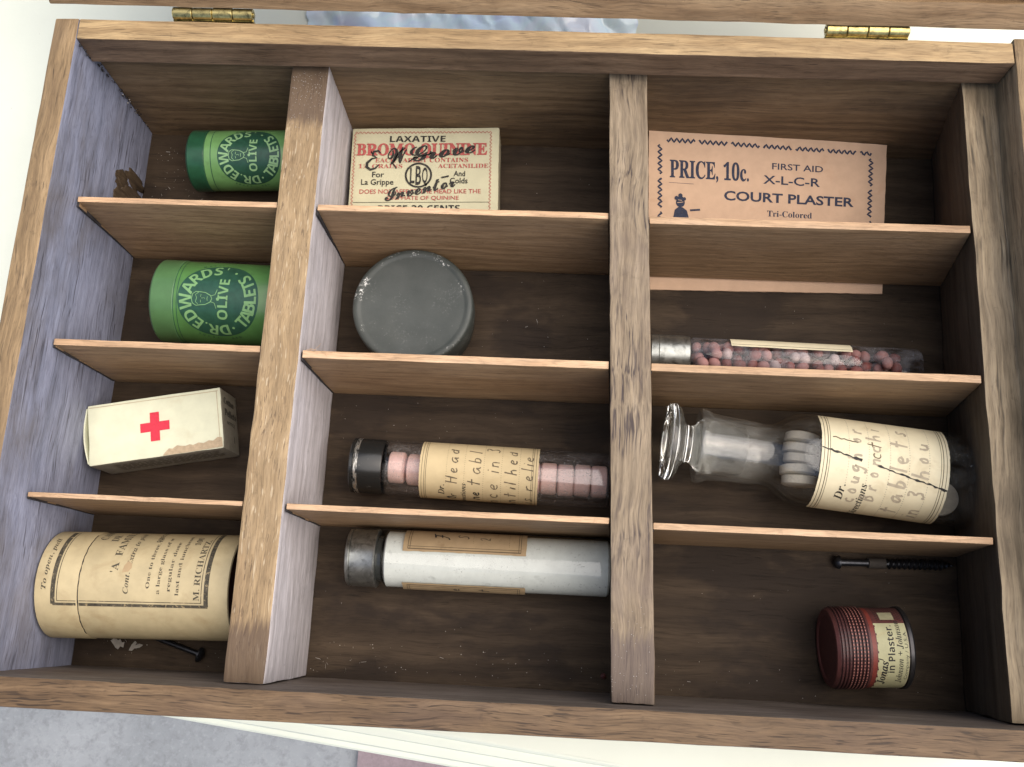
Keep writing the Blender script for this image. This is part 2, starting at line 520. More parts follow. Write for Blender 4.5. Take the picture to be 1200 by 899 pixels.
M_back = wood("oak_back", 0, ((0.10, 0.064, 0.035), (0.17, 0.112, 0.06), (0.22, 0.15, 0.085)), pore=0.6, blotch=0.55, blotchcol=(0.055, 0.039, 0.027), along=8, across=420, palong=40, pacross=1800, seed=4)
M_left_in = wood("skylight_blue_oak", 1, ((0.17, 0.185, 0.25), (0.27, 0.29, 0.39), (0.335, 0.36, 0.48)), pore=0.75, porecol=(0.05, 0.048, 0.06), blotch=0.6, blotchcol=(0.125, 0.105, 0.088), fig=0.2, figf=260, along=12, across=200, palong=45, pacross=1100, pth=(0.57, 0.68), seed=5)  # blue of the skylight mixed into the left wall's wood colour
M_front_in = wood("grey_front_inner", 0, ((0.10, 0.085, 0.07), (0.17, 0.14, 0.115), (0.24, 0.2, 0.17)), pore=0.6, seed=6)
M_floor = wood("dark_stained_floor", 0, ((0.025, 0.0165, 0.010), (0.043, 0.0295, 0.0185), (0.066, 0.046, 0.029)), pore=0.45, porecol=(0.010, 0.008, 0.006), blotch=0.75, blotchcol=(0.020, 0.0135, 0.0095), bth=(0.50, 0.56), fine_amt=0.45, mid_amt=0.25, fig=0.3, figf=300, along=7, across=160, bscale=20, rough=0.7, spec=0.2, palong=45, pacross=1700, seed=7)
M_div1_top = wood("light_oak_edge", 1, ((0.28, 0.192, 0.104), (0.365, 0.26, 0.143), (0.43, 0.315, 0.185)), pore=0.7, porecol=(0.10, 0.065, 0.042), blotch=0.15, along=40, across=300, palong=190, pacross=1500, pth=(0.62, 0.67), flecks=(0.72, 0.60, 0.42), ends=(-24, -208, (0.10, 0.066, 0.046, 1), 0.8), seed=8)
M_div1_side = wood("sky_tinted_birch_side", 1, ((0.50, 0.47, 0.48), (0.59, 0.56, 0.58), (0.66, 0.63, 0.66)), pore=0.15, blotch=0.15, blotchcol=(0.3, 0.24, 0.19), along=30, across=500, seed=9)  # lavender cast of the sky put into this side's colour
M_div2_top = wood("weathered_oak_edge", 1, ((0.165, 0.122, 0.08), (0.285, 0.222, 0.148), (0.38, 0.305, 0.215)), pore=0.9, porecol=(0.045, 0.033, 0.035), blotch=0.6, blotchcol=(0.13, 0.095, 0.085), palong=70, pacross=1300, pth=(0.52, 0.66), ends=(60, -206, (0.10, 0.075, 0.07, 1), 0.65), seed=10)
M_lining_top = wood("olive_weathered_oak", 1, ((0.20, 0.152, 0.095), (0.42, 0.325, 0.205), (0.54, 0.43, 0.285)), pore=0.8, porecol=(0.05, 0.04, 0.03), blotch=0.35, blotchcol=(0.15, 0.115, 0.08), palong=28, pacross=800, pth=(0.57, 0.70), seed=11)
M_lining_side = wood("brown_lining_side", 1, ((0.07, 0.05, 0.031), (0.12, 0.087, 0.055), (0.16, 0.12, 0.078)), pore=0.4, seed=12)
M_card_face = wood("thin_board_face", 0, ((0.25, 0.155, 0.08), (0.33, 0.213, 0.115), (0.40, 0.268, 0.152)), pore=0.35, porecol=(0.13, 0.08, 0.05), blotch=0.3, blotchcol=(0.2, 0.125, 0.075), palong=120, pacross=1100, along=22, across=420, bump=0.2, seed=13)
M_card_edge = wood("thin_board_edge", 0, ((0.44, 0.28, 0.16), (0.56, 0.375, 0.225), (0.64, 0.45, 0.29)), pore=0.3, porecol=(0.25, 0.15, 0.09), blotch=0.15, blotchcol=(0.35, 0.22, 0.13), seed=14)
M_lid = wood("oak_lid", 0, ((0.22, 0.135, 0.068), (0.33, 0.218, 0.118), (0.41, 0.285, 0.162)), pore=0.55, blotch=0.35, blotchcol=(0.16, 0.10, 0.06), seed=15)
M_brass = plain("aged_brass", (0.52, 0.42, 0.17), rough=0.32, metal=0.95, var=0.3, vs=600, dirt=(0.10, 0.085, 0.04, 1), dth=(0.5, 0.7), ds=500)
M_knot = wood("rotten_knot", 2, ((0.035, 0.024, 0.015), (0.075, 0.052, 0.031), (0.125, 0.089, 0.052)), pore=0.9, bump=1.0, fig=0.5, seed=16)
M_grime_shade = plain("black_grime_and_shade", (0.03, 0.026, 0.026), rough=0.9, var=0.4)  # corner dirt, and the painted shade strips at the partition ends

M_green = plain("light_green_tin", (0.135, 0.29, 0.098), rough=0.36, var=0.16, vs=120, coat=0.1, dirt=(0.10, 0.20, 0.07, 1), dth=(0.62, 0.8))
M_green2 = plain("mid_green_tin", (0.072, 0.185, 0.052), rough=0.36, var=0.18, vs=90, coat=0.1, dirt=(0.06, 0.13, 0.05, 1), dth=(0.6, 0.8))
M_green2cap = plain("dull_green_lid", (0.07, 0.16, 0.06), rough=0.38, var=0.15, vs=90, coat=0.2)
M_dgreen = plain("dark_green_print", (0.018, 0.07, 0.042), rough=0.36, var=0.2, coat=0.25)
M_glet = plain("pale_green_letters", (0.24, 0.42, 0.20), rough=0.4, var=0.12, coat=0.2)
M_glet2 = plain("soft_green_letters", (0.17, 0.33, 0.135), rough=0.4, var=0.12, coat=0.2)
M_dcap = plain("dark_green_lid", (0.015, 0.075, 0.036), rough=0.34, var=0.2, vs=200, coat=0.3, dirt=(0.01, 0.03, 0.02, 1), dth=(0.64, 0.72))
M_cream = plain("cream_carton", (0.66, 0.67, 0.50), rough=0.75, var=0.06, vs=160, bump=0.05, dirt=(0.55, 0.49, 0.32, 1), dth=(0.6, 0.95), ds=70)
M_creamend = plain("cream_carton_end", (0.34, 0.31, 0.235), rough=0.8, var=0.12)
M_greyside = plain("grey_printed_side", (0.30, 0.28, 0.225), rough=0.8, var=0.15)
M_tan = plain("bare_card_tear", (0.46, 0.36, 0.24), rough=0.9, var=0.15, vs=700)
M_red = plain("red_print", (0.62, 0.035, 0.065), rough=0.7, var=0.1, vs=900)
M_redink = plain("faded_red_ink", (0.40, 0.085, 0.075), rough=0.75, var=0.2, vs=900, dirt=(0.48, 0.28, 0.2, 1), dth=(0.56, 0.72), ds=1200)
M_black = plain("black_ink", (0.022, 0.020, 0.018), rough=0.7, var=0.3, vs=900, dirt=(0.15, 0.13, 0.09, 1), dth=(0.58, 0.72), ds=1300)
M_fadeink = plain("worn_black_ink", (0.06, 0.052, 0.036), rough=0.8, var=0.5, vs=500, dirt=(0.33, 0.26, 0.14, 1), dth=(0.56, 0.66), ds=800)
M_brownink = plain("brown_print_ink", (0.10, 0.075, 0.045), rough=0.8)
M_penfade = plain("faded_pencil", (0.40, 0.345, 0.25), rough=0.85, var=0.15)
M_pen = plain("pencil_hand", (0.135, 0.105, 0.065), rough=0.8, var=0.3)
M_navy = plain("navy_ink", (0.022, 0.028, 0.055), rough=0.75, var=0.25, vs=800, dirt=(0.16, 0.11, 0.10, 1), dth=(0.58, 0.74), ds=1300)
M_kraft = plain("yellowed_paper_tube", (0.44, 0.365, 0.215), rough=0.62, var=0.1, vs=130, bump=0.06, dirt=(0.33, 0.25, 0.135, 1), dth=(0.52, 0.85), ds=110)
M_tubeend = plain("dark_red_tube_end", (0.07, 0.022, 0.016), rough=0.8)
M_bromo = plain("greenish_cream_carton", (0.545, 0.515, 0.345), rough=0.7, var=0.06, vs=120, bump=0.05, dirt=(0.44, 0.39, 0.24, 1), dth=(0.6, 0.9), ds=60)
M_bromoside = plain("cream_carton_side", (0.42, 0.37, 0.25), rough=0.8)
M_env = plain("salmon_envelope", (0.56, 0.38, 0.255), rough=0.8, var=0.06, vs=200, bump=0.05, dirt=(0.48, 0.275, 0.16, 1), dth=(0.58, 0.9), ds=60)
M_paper = plain("aged_label_paper", (0.56, 0.45, 0.26), rough=0.75, var=0.06, vs=140, dirt=(0.44, 0.33, 0.17, 1), dth=(0.55, 0.9), ds=90)
M_paperl = plain("pale_label_paper", (0.72, 0.65, 0.45), rough=0.75, var=0.06, vs=120, dirt=(0.52, 0.42, 0.25, 1), dth=(0.55, 0.85), ds=70)
M_paperd = plain("tan_label_paper", (0.38, 0.275, 0.155), rough=0.8, var=0.1, vs=200, dirt=(0.22, 0.14, 0.07, 1), dth=(0.55, 0.85))
M_pink = plain("pink_tablet", (0.80, 0.555, 0.49), rough=0.7, var=0.1, vs=500, bump=0.1, dirt=(0.52, 0.28, 0.26, 1), dth=(0.60, 0.8), ds=380)
M_white = plain("white_powder", (0.70, 0.71, 0.69), rough=0.9, var=0.06, vs=200, dirt=(0.24, 0.24, 0.235, 1), dth=(0.58, 0.95), ds=200)
M_tab = plain("ivory_tablet", (0.60, 0.56, 0.48), rough=0.8, var=0.08)
M_pills = [plain("red_brown_pellet", (0.23, 0.075, 0.065), rough=0.6, var=0.35, vs=160), plain("dusty_pink_pellet", (0.38, 0.20, 0.185), rough=0.7, var=0.2, vs=160), plain("pale_pellet", (0.44, 0.34, 0.33), rough=0.75, var=0.15, vs=160)]
M_glass = glass("clear_glass")
M_glassd = glass("sky_hazed_glass", tint=(0.96, 0.95, 0.95), dust=0.36, dustcol=(0.38, 0.38, 0.41))  # bluish haze coloured in for the sky's reflection on the pellet vial
M_glassp = glass("dull_vial_glass", tint=(0.98, 0.97, 0.97), dust=0.10, dth=(0.58, 0.68))
def solid_glass(name, tint, dust, dustcol, ior=1.5, rough=0.03):
    t = NT(name)
    t.set(Base_Color=(*tint, 1), Roughness=rough, IOR=ior, Transmission_Weight=1.0)
    df = t.n("ShaderNodeBsdfDiffuse"); df.inputs[0].default_value = (*dustcol, 1)
    n = t.ramp(t.noise((60, 120, 120), 5, 0.65), thr(0.35, 0.75))
    sp = t.ramp(t.noise((1300, 1300, 1300), 3, 0.6), thr(0.64, 0.72))
    d = t.math('ADD', t.math('MULTIPLY', n, dust), t.math('MULTIPLY', sp, dust * 1.5))
    m2 = t.n("ShaderNodeMixShader")
    t.l(d, m2.inputs[0]); t.l(t.b.outputs[0], m2.inputs[1]); t.l(df.outputs[0], m2.inputs[2]); t.l(m2.outputs[0], t.out.inputs[0])
    return t.m
M_bottle = glass("old_bottle_glass", tint=(0.97, 0.97, 0.96), dust=0.07, dustcol=(0.40, 0.40, 0.37), ior=1.52, frost=(13.0, 40.5, 0.13))
M_stopper = solid_glass("stopper_glass", (0.95, 0.96, 0.93), 0.16, (0.40, 0.40, 0.35))
def two_tone(name, base, worn, th, rough=0.35, metalworn=True, streak=None):
    t = NT(name)
    n = t.noise((260, 260, 260), 6, 0.65, 0.6)
    mk = t.ramp(n, thr(*th))
    if streak:                       # paint rubbed off round one band of the cap
        x = t.sep()[0]
        a = t.math('MULTIPLY', t.math('GREATER_THAN', x, streak[0] * S), t.math('LESS_THAN', x, streak[1] * S))
        mk = t.math('MAXIMUM', mk, t.math('MULTIPLY', a, t.ramp(t.noise((900, 200, 200), 4, 0.7), thr(0.42, 0.58))))
    t.set(Base_Color=t.mix(mk, base, worn), Roughness=t.math('ADD', t.math('MULTIPLY', mk, 0.08), rough - 0.04), Specular_IOR_Level=0.45)
    if metalworn: t.set(Metallic=mk)
    t.bump(n, 0.1)
    return t.m
M_blackcap = two_tone("worn_black_enamel", (0.012, 0.013, 0.013, 1), (0.55, 0.53, 0.48, 1), (0.66, 0.72), 0.28, streak=(1.6, 3.4))
M_pewter = plain("tarnished_tin_cap", (0.33, 0.34, 0.32), rough=0.36, metal=0.92, var=0.3, vs=300, dirt=(0.06, 0.06, 0.055, 1), dth=(0.52, 0.78), ds=260, bump=0.08)
M_darkneck = plain("dark_glass_neck", (0.035, 0.038, 0.036), rough=0.15, spec=0.6)
M_iron = plain("blackened_steel", (0.05, 0.052, 0.058), rough=0.38, metal=0.85, var=0.4, vs=700)
M_collar = plain("dark_fibre_collar", (0.05, 0.042, 0.034), rough=0.8)
M_flake = plain("grey_paper_flake", (0.30, 0.28, 0.25), rough=0.9)
M_dust = plain("pale_dust", (0.55, 0.52, 0.48), rough=0.9)
M_redbrown = plain("brick_red_tin", (0.085, 0.028, 0.025), rough=0.5, var=0.2, dirt=(0.07, 0.03, 0.026, 1), dth=(0.55, 0.8))
M_darkred = plain("dark_maroon_tin", (0.045, 0.018, 0.018), rough=0.4, var=0.25)
M_salmon = plain("pale_red_dot", (0.36, 0.15, 0.12), rough=0.6)
M_bred = plain("bright_red_band", (0.17, 0.034, 0.025), rough=0.5, var=0.15)
M_zlabel = plain("yellow_cream_label", (0.40, 0.385, 0.225), rough=0.6, var=0.1, vs=200, dirt=(0.38, 0.30, 0.15, 1), dth=(0.58, 0.85))
M_rimdark = plain("dark_tin_rim", (0.06, 0.058, 0.06), rough=0.4, metal=0.8)
M_olive = plain("olive_cream_print", (0.30, 0.28, 0.17), rough=0.6)

def grey_tin_mat():
    t = NT("worn_grey_enamel")
    x = t.sep()
    r2 = t.math('SQRT', t.math('ADD', t.math('POWER', x[0], 2.0), t.math('POWER', x[1], 2.0)))
    ring = t.math('SUBTRACT', 1.0, t.math('MULTIPLY', t.math('ABSOLUTE', t.math('SUBTRACT', r2, 0.0218)), 420.0))
    ring = t.math('MAXIMUM', ring, 0.04)
    n = t.ramp(t.noise((1000, 1000, 1000), 4, 0.7), thr(0.55, 0.61))
    n2 = t.ramp(t.noise((110, 110, 110), 3, 0.6, 0, (4, 2, 1)), thr(0.53, 0.62))
    n3 = t.ramp(t.noise((1100, 1100, 1100), 2, 0.6, 0, (1, 7, 3)), thr(0.73, 0.76))
    mk = t.math('MINIMUM', t.math('ADD', t.math('MULTIPLY', t.math('MULTIPLY', n, n2), ring), t.math('MULTIPLY', n3, 0.15)), 1.0)
    base = t.ramp(t.noise((90, 90, 90), 5), [(0.3, (0.038, 0.045, 0.041)), (0.7, (0.060, 0.067, 0.061))])
    t.set(Base_Color=t.mix(mk, base, (0.75, 0.75, 0.72, 1)), Roughness=t.ramp(t.noise((60, 60, 60), 6, 0.7, 0.5, (3, 3, 3)), [(0.3, (0.34, 0.34, 0.34)), (0.7, (0.6, 0.6, 0.6))]), Specular_IOR_Level=0.4)
    t.bump(t.noise((1600, 1600, 1600), 3), 0.08)
    return t.m
M_greytin = grey_tin_mat()

def concrete_mat():
    t = NT("speckled_concrete")
    a = t.noise((9, 9, 9), 6, 0.6)
    c = t.ramp(a, [(0.3, (0.25, 0.263, 0.272)), (0.7, (0.37, 0.384, 0.392))])
    b = t.noise((95, 95, 95), 5, 0.7, 0.3)
    c = t.mix(t.math('MULTIPLY', t.ramp(b, thr(0.48, 0.68)), 0.5), c, (0.19, 0.195, 0.2, 1))
    d = t.noise((170, 170, 170), 3, 0.6, 0.0, (2, 2, 2))
    c = t.mix(t.math('MULTIPLY', t.ramp(d, thr(0.54, 0.70)), 0.3), c, (0.46, 0.475, 0.49, 1))
    t.set(Base_Color=c, Roughness=0.9, Specular_IOR_Level=0.2)
    t.bump(b, 0.3, 0.003)
    return t.m
M_concrete = concrete_mat()
M_table = plain("cream_gloss_paint", (0.77, 0.79, 0.66), rough=0.45, var=0.03, vs=30, bump=0.08, bs=700, dirt=(0.30, 0.28, 0.22, 1), dth=(0.70, 0.78), ds=420)
M_mat = plain("mauve_mat", (0.30, 0.235, 0.245), rough=0.95, var=0.12, vs=220, bump=0.3, bs=900)

def film_mat():
    t = NT("pale_blue_plastic_film")
    c = t.ramp(t.noise((30, 30, 30), 3, 0.6, 0.6), [(0.35, (0.62, 0.68, 0.88)), (0.5, (0.74, 0.90, 0.94)), (0.65, (0.86, 0.90, 0.96))])
    t.set(Base_Color=c, Roughness=0.18, Specular_IOR_Level=0.6, Transmission_Weight=0.0, Coat_Weight=0.4)
    return t.m
M_film = film_mat()

# ------------------------------------------------------------------ the setting
me = bpy.data.meshes.new("concrete_ground")
G = 60.0
me.from_pydata([(-G, -G, -0.70), (G, -G, -0.70), (G, G, -0.70), (-G, G, -0.70)], [], [(0, 1, 2, 3)])
me.materials.append(M_concrete)
tag(link_mesh("ground", me), "bluish grey speckled concrete far below the table edge", "ground", kind="structure")

# cream table, its moulded front edge running slightly askew to the box
tb = empty("cream_table", (150, -246.5, -700), -6.3, "cream painted table with a moulded front edge under the wooden box", "table")
TZ = 691.8
prof = [(0.0, 0), (-0.8, -0.15), (-1.6, -0.9), (-2.2, -2.6), (-4.6, -3.2), (-5.4, -3.6), (-5.9, -4.8), (-6.0, -7.0), (-8.8, -7.6), (-9.8, -8.1), (-10.4, -9.4),
        (-10.6, -12.0), (-12.6, -12.6), (-13.4, -13.6), (-13.6, -15.0), (-13.2, -17.5), (-12.2, -19.0), (-8, -20), (-4, -23), (-3.5, -34)]
mb = MB()
X0, X1 = -620.0, 560.0
NX = 120
vs, fs = [], []
for i in range(NX + 1):
    x = X0 + (X1 - X0) * i / NX
    for k, (py, pz) in enumerate(prof):
        w = noise.noise(Vector((x * 0.03, k * 0.7, 0))) * 0.12
        vs.append((x, py + w, TZ + pz + (w if k else 0)))
n = len(prof)
for i in range(NX):
    for k in range(n - 1):
        fs.append((i * n + k, (i + 1) * n + k, (i + 1) * n + k + 1, i * n + k + 1))
mb.add(vs, fs, M_table)
mb.build("edge_moulding", tb, smooth=25)
mb = MB()
mb.add([(X0, 0, TZ), (X1, 0, TZ), (X1, 640, TZ), (X0, 640, TZ), (X0, 0, TZ - 34), (X1, 0, TZ - 34), (X1, 640, TZ - 34), (X0, 640, TZ - 34)],
       [(0, 1, 2, 3), (7, 6, 5, 4), (1, 5, 6, 2), (2, 6, 7, 3), (3, 7, 4, 0)], M_table)
mb.build("table_top", tb, smooth=0)
for (lx, ly) in ((X0 + 40, 30), (X1 - 40, 30), (X1 - 40, 600), (X0 + 40, 600)):
    mb = MB()
    vs = []
    for z, hw in ((0, 17), (TZ - 36, 25)):
        vs += [(lx - hw, ly - hw, z), (lx + hw, ly - hw, z), (lx + hw, ly + hw, z), (lx - hw, ly + hw, z)]
    mb.add(vs, [(3, 2, 1, 0), (4, 5, 6, 7), (0, 1, 5, 4), (1, 2, 6, 5), (2, 3, 7, 6), (3, 0, 4, 7)], M_table)
    mb.build("leg", tb, smooth=0)

mb = MB()
vs, fs = [], []
for j in range(31):
    for i in range(41):
        x, y = 500.0 * i / 40, 400.0 * j / 30
        vs.append((x, y, 7 + 1.2 * noise.noise(Vector((x * .01, y * .01, 3)))))
for j in range(30):
    for i in range(40):
        a = j * 41 + i; fs.append((a, a + 1, a + 42, a + 41))
k = len(vs)
rim = [i for i in range(41)] + [j * 41 + 40 for j in range(1, 31)] + [30 * 41 + i for i in range(39, -1, -1)] + [j * 41 for j in range(29, 0, -1)]
vs += [(vs[i][0], vs[i][1], 0) for i in rim]
for q in range(len(rim)):
    q2 = (q + 1) % len(rim); fs.append((rim[q], k + q, k + q2, rim[q2]))
mb.add(vs, fs, M_mat)
o = mb.build("floor_mat"); o.location = (-0.011, -0.72, -0.6995)
tag(o, "mauve mat lying on the concrete below the cream table edge", "mat")

# crumpled plastic film behind the box
bm = bmesh.new()
bmesh.ops.create_grid(bm, x_segments=90, y_segments=50, size=0.5)
for v in bm.verts:
    x, y = v.co.x * 150, v.co.y * 90
    p = Vector((x * .05, y * .05, 1.0))
    h = abs(noise.noise(p * .6)) * 9 + abs(noise.noise(Vector((p.x * 2.4 + p.y, p.y * .8, 0)))) * 2.4
    edge = min(1, (0.5 - abs(v.co.x)) * 12, (0.5 - abs(v.co.y)) * 12)
    v.co = Vector((x + 3 * noise.noise(p * 3), y + 3 * noise.noise(p * 3 + Vector((9, 0, 0))), 0.4 + h * (0.25 + 0.75 * max(edge, 0)))) * S
for f in bm.faces: f.smooth = True
me = bpy.data.meshes.new("plastic_sheet"); bm.to_mesh(me); bm.free(); me.materials.append(M_film)
o = link_mesh("plastic_sheet", me); o.location = (0.137, 0.068, -0.0082); o.rotation_euler = (0, 0, radians(4))
tag(o, "crumpled pale blue plastic sheet on the table behind the box hinges", "plastic sheet")

# ------------------------------------------------------------------ the box
bx = empty("wooden_box", (0, 0, -8), 0, "open oak box with compartments and hinged lid standing on the cream table", "box")
def inbox(o):
    o.location = (0, 0, 8 * S); return o
H, HD, HP = 71.2, 53.7, 52.5
top = lambda n, c: 0 if n.z > 0.6 else 1
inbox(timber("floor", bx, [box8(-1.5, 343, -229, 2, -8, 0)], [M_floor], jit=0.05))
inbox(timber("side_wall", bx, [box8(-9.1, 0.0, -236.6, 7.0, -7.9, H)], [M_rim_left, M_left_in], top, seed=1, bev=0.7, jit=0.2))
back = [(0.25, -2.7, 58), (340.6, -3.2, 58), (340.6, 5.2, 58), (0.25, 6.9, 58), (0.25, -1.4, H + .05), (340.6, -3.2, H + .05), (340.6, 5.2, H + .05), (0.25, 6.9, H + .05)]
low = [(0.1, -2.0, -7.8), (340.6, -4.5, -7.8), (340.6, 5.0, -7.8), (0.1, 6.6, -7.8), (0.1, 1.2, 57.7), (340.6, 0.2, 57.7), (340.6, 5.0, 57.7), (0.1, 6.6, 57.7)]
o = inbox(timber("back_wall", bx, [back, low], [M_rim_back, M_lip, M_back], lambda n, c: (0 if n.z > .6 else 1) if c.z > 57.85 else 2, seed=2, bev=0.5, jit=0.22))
inbox(timber("front_wall", bx, [box8(-0.2, 349.5, -236.7, -227.5, -7.85, H - .1)], [M_rim_front, M_front_in], top, seed=3, bev=0.6, jit=0.15))
rw = box8(341.0, 351.0, -227.3, 7.0, -7.9, H); rw[0] = (343.4, -227.3, -7.9); rw[3] = (343.4, 7.0, -7.9)
inbox(timber("side_wall", bx, [rw], [M_rim_left, M_lining_top], top, seed=4, bev=0.6, jit=0.15))
ln = [(338.3, -227.2, 0.1), (343.0, -227.2, 0.1), (343.0, 0.2, 0.1), (338.3, -3.0, 0.1), (330.5, -227.2, HD), (343.0, -227.2, HD), (343.0, 0.6, HD), (329.2, 0.6, HD)]
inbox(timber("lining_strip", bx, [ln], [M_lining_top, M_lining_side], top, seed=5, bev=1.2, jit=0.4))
d1 = [(76.8, -227.2, 0.1), (91.9, -227.2, 0.1), (91.5, -1.5, 0.1), (76.8, -1.5, 0.1), (77.0, -227.2, HD), (90.9, -227.2, HD), (91.0, 0.9, HD), (76.6, 0.9, HD)]
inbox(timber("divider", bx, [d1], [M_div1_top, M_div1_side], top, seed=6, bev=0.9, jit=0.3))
d2 = [(207.6, -227.2, 0.1), (221.8, -227.2, 0.1), (216.2, -3.5, 0.1), (202.0, -3.5, 0.1), (204.2, -227.2, HD), (218.3, -227.2, HD), (212.7, 0.6, HD), (198.3, 0.6, HD)]
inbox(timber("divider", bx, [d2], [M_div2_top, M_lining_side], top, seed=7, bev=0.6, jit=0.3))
def d2x(y, right):
    t = -y / 227.2
    return (212.7 + 5.6 * t + 0.3) if right else (198.3 + 5.9 * t - 0.3)
parts = []
for ci, rows in enumerate((((-56.1, -58.3), (-111.8, -114.2), (-167.5, -169.2)), ((-56.4, -58.8), (-112.8, -115.6), (-167.6, -169.7)), ((-57.2, -60.1), (-112.9, -115.7), (-168.6, -170.9)))):
    for ri, (yb, yf) in enumerate(rows):
        if ci == 0: xl, xr, xl0, xr0 = 0.7, 76.5, 0.7, 76.5
        elif ci == 1: xl, xr = 91.8, d2x(yb, False); xl0, xr0 = 92.0, xr + 3.6
        else: xl, xr = d2x(yb, True), 329.4; xl0, xr0 = xl + 3.6, 337.8
        z0 = 3.4 if (ci == 2 and ri == 0) else 0.3
        lean = 2.2 if ri == 0 else (0.6 if ri == 1 else 0.4)
        P = [(xl0, yf - lean, z0), (xr0, yf - lean, z0), (xr0, yb - lean, z0), (xl0, yb - lean, z0), (xl, yf, HP), (xr, yf, HP), (xr, yb, HP), (xl, yb, HP)]
        if ci == 0 and ri == 2:      # slips a little below its neighbours
            pass
        gap_shade = box8(xl - .5, xl + .35, yf - lean * .5 - .55, yb - lean * .4, 2.0, HP - .8)       # dark strip painting the shade in the slot at its end
        inbox(timber("partition", bx, [P, gap_shade], [M_card_edge, M_card_face, M_grime_shade], lambda n, c, xl=xl: (2 if c.x < xl + .36 and c.z < HP - .7 else (0 if n.z > .6 else 1)), seed=20 + ci * 5 + ri, bev=0.35, jit=0.12, f=0.10))
# rotten knot low on the left wall
bm = bmesh.new()
for (kx, ky, kz, sx, sy, sz) in ((1.8, -48, 11, 1.0, 5.5, 10.5), (1.9, -37, 9, 1.2, 4.5, 12), (1.8, -43, 19, .8, 7, 6), (1.8, -29, 9, .8, 3.5, 9.5), (1.8, -53, 12, .8, 3, 8), (1.8, -34, 20, .7, 5, 6)):
    r = bmesh.ops.create_icosphere(bm, subdivisions=4, radius=1.0)
    for v in r["verts"]:
        p = v.co.copy()
        d = 1 + 0.35 * noise.noise(p * 2.1 + Vector((ky, 0, 0))) + 0.18 * noise.noise(Vector((p.x * 3, p.y * 9, p.z * 1.5)))
        v.co = Vector((kx - 2 + p.x * sx * d, ky + p.y * sy * d, max(0.05, kz + p.z * sz * d))) * S
for f in bm.faces: f.smooth = True
me = bpy.data.meshes.new("wood_knot"); bm.to_mesh(me); bm.free(); me.materials.append(M_knot)
inbox(link_mesh("wood_knot", me, bx))["label"] = "chipped brown knot low on the left wall"
# dirt crust in the back left corner
mb = MB()
for i in range(70):
    t = random.random()
    x, z = 0.3 + random.uniform(0, 1.4), 70 - 66 * t
    y = -2.4 + (0 if z > 57 else 1.5) - random.uniform(0, 1.0)
    r = random.uniform(0.15, 0.75) * (1.2 - 0.7 * t)
    vs = [(x + r * random.uniform(.6, 1) * a, y + r * random.uniform(.6, 1) * b, z + 1.6 * r * random.uniform(.6, 1) * c) for a, b, c in ((1, 0, 0), (-1, 0, 0), (0, 1, 0), (0, -1, 0), (0, 0, 1), (0, 0, -1))]
    mb.add(vs, [(0, 2, 4), (2, 1, 4), (1, 3, 4), (3, 0, 4), (2, 0, 5), (1, 2, 5), (3, 1, 5), (0, 3, 5)], M_grime_shade if random.random() < .85 else M_dust)
inbox(mb.build("corner_grime", bx, smooth=0))

# small dark peg at the front
mb = MB()
mb.lathe([(0, 0.01), (0, 1.3), (1.2, 1.5), (2.4, 1.2), (3.0, 0.01)], M_grime_shade, 0, seg=16)
o = mb.build("front_peg", bx); o.location = (0.1715, -0.2362, 0.048); o.rotation_euler = (0, 0, radians(-90))

# lid, swung back past upright on two brass hinges
def lidbox():
    PHI = radians(50)
    def tr(o):
        o.location = Vector((0, 9.0, 8 + 72.4)) * S
        o.rotation_euler = (PHI, 0, radians(-0.45)); return o
    W0, W1, D, T = -10.6, 351.5, 246.0, 9.0
    Ps = [box8(W0, W1, 2.6, 2.6 + T, -28, 0), box8(W0, W1, D - T, D, -28, 0), box8(W0, W0 + T, 2.75 + T, D - T - .1, -27.9, -.1), box8(W1 - T, W1, 2.75 + T, D - T - .1, -27.9, -.1),
          box8(W0 + 1, W1 - 1, 4, D - 2, -33, -27.8)]
    return tr(timber("lid", bx, Ps, [M_lid], seed=40, bev=0.8, jit=0.3))
lidbox()
for hx0, hx1, hy in ((35.6, 65.8, 9.6), (274.6, 304.0, 8.4)):
    mb = MB()
    n = 4
    for k in range(n):
        a, b = hx0 + (hx1 - hx0) * k / n, hx0 + (hx1 - hx0) * (k + 1) / n
        r = 2.35 if k % 2 == 0 else 2.2
        mb.lathe([(a + .12, 0.01), (a + .12, r - .25), (a + .35, r), (b - .35, r), (b - .12, r - .25), (b - .12, 0.01)], M_brass, 71.6, seg=32, yc=hy)
    mb.lathe([(hx0 - .3, .01), (hx0 - .3, 1.0), (hx1 + .3, 1.0), (hx1 + .3, .01)], M_brass, 71.6, seg=20, yc=hy)
    yb = 7.0 if hx0 < 100 else 5.7
    mb.add([(hx0, yb + .2, 71), (hx1, yb + .2, 71), (hx1, yb + .2, 58), (hx0, yb + .2, 58), (hx0, yb + 1.2, 71), (hx1, yb + 1.2, 71), (hx1, yb + 1.2, 58), (hx0, yb + 1.2, 58)],
           [(0, 1, 2, 3), (7, 6, 5, 4), (0, 4, 5, 1), (1, 5, 6, 2), (2, 6, 7, 3), (3, 7, 4, 0)], M_brass)
    inbox(mb.build("hinge", bx))

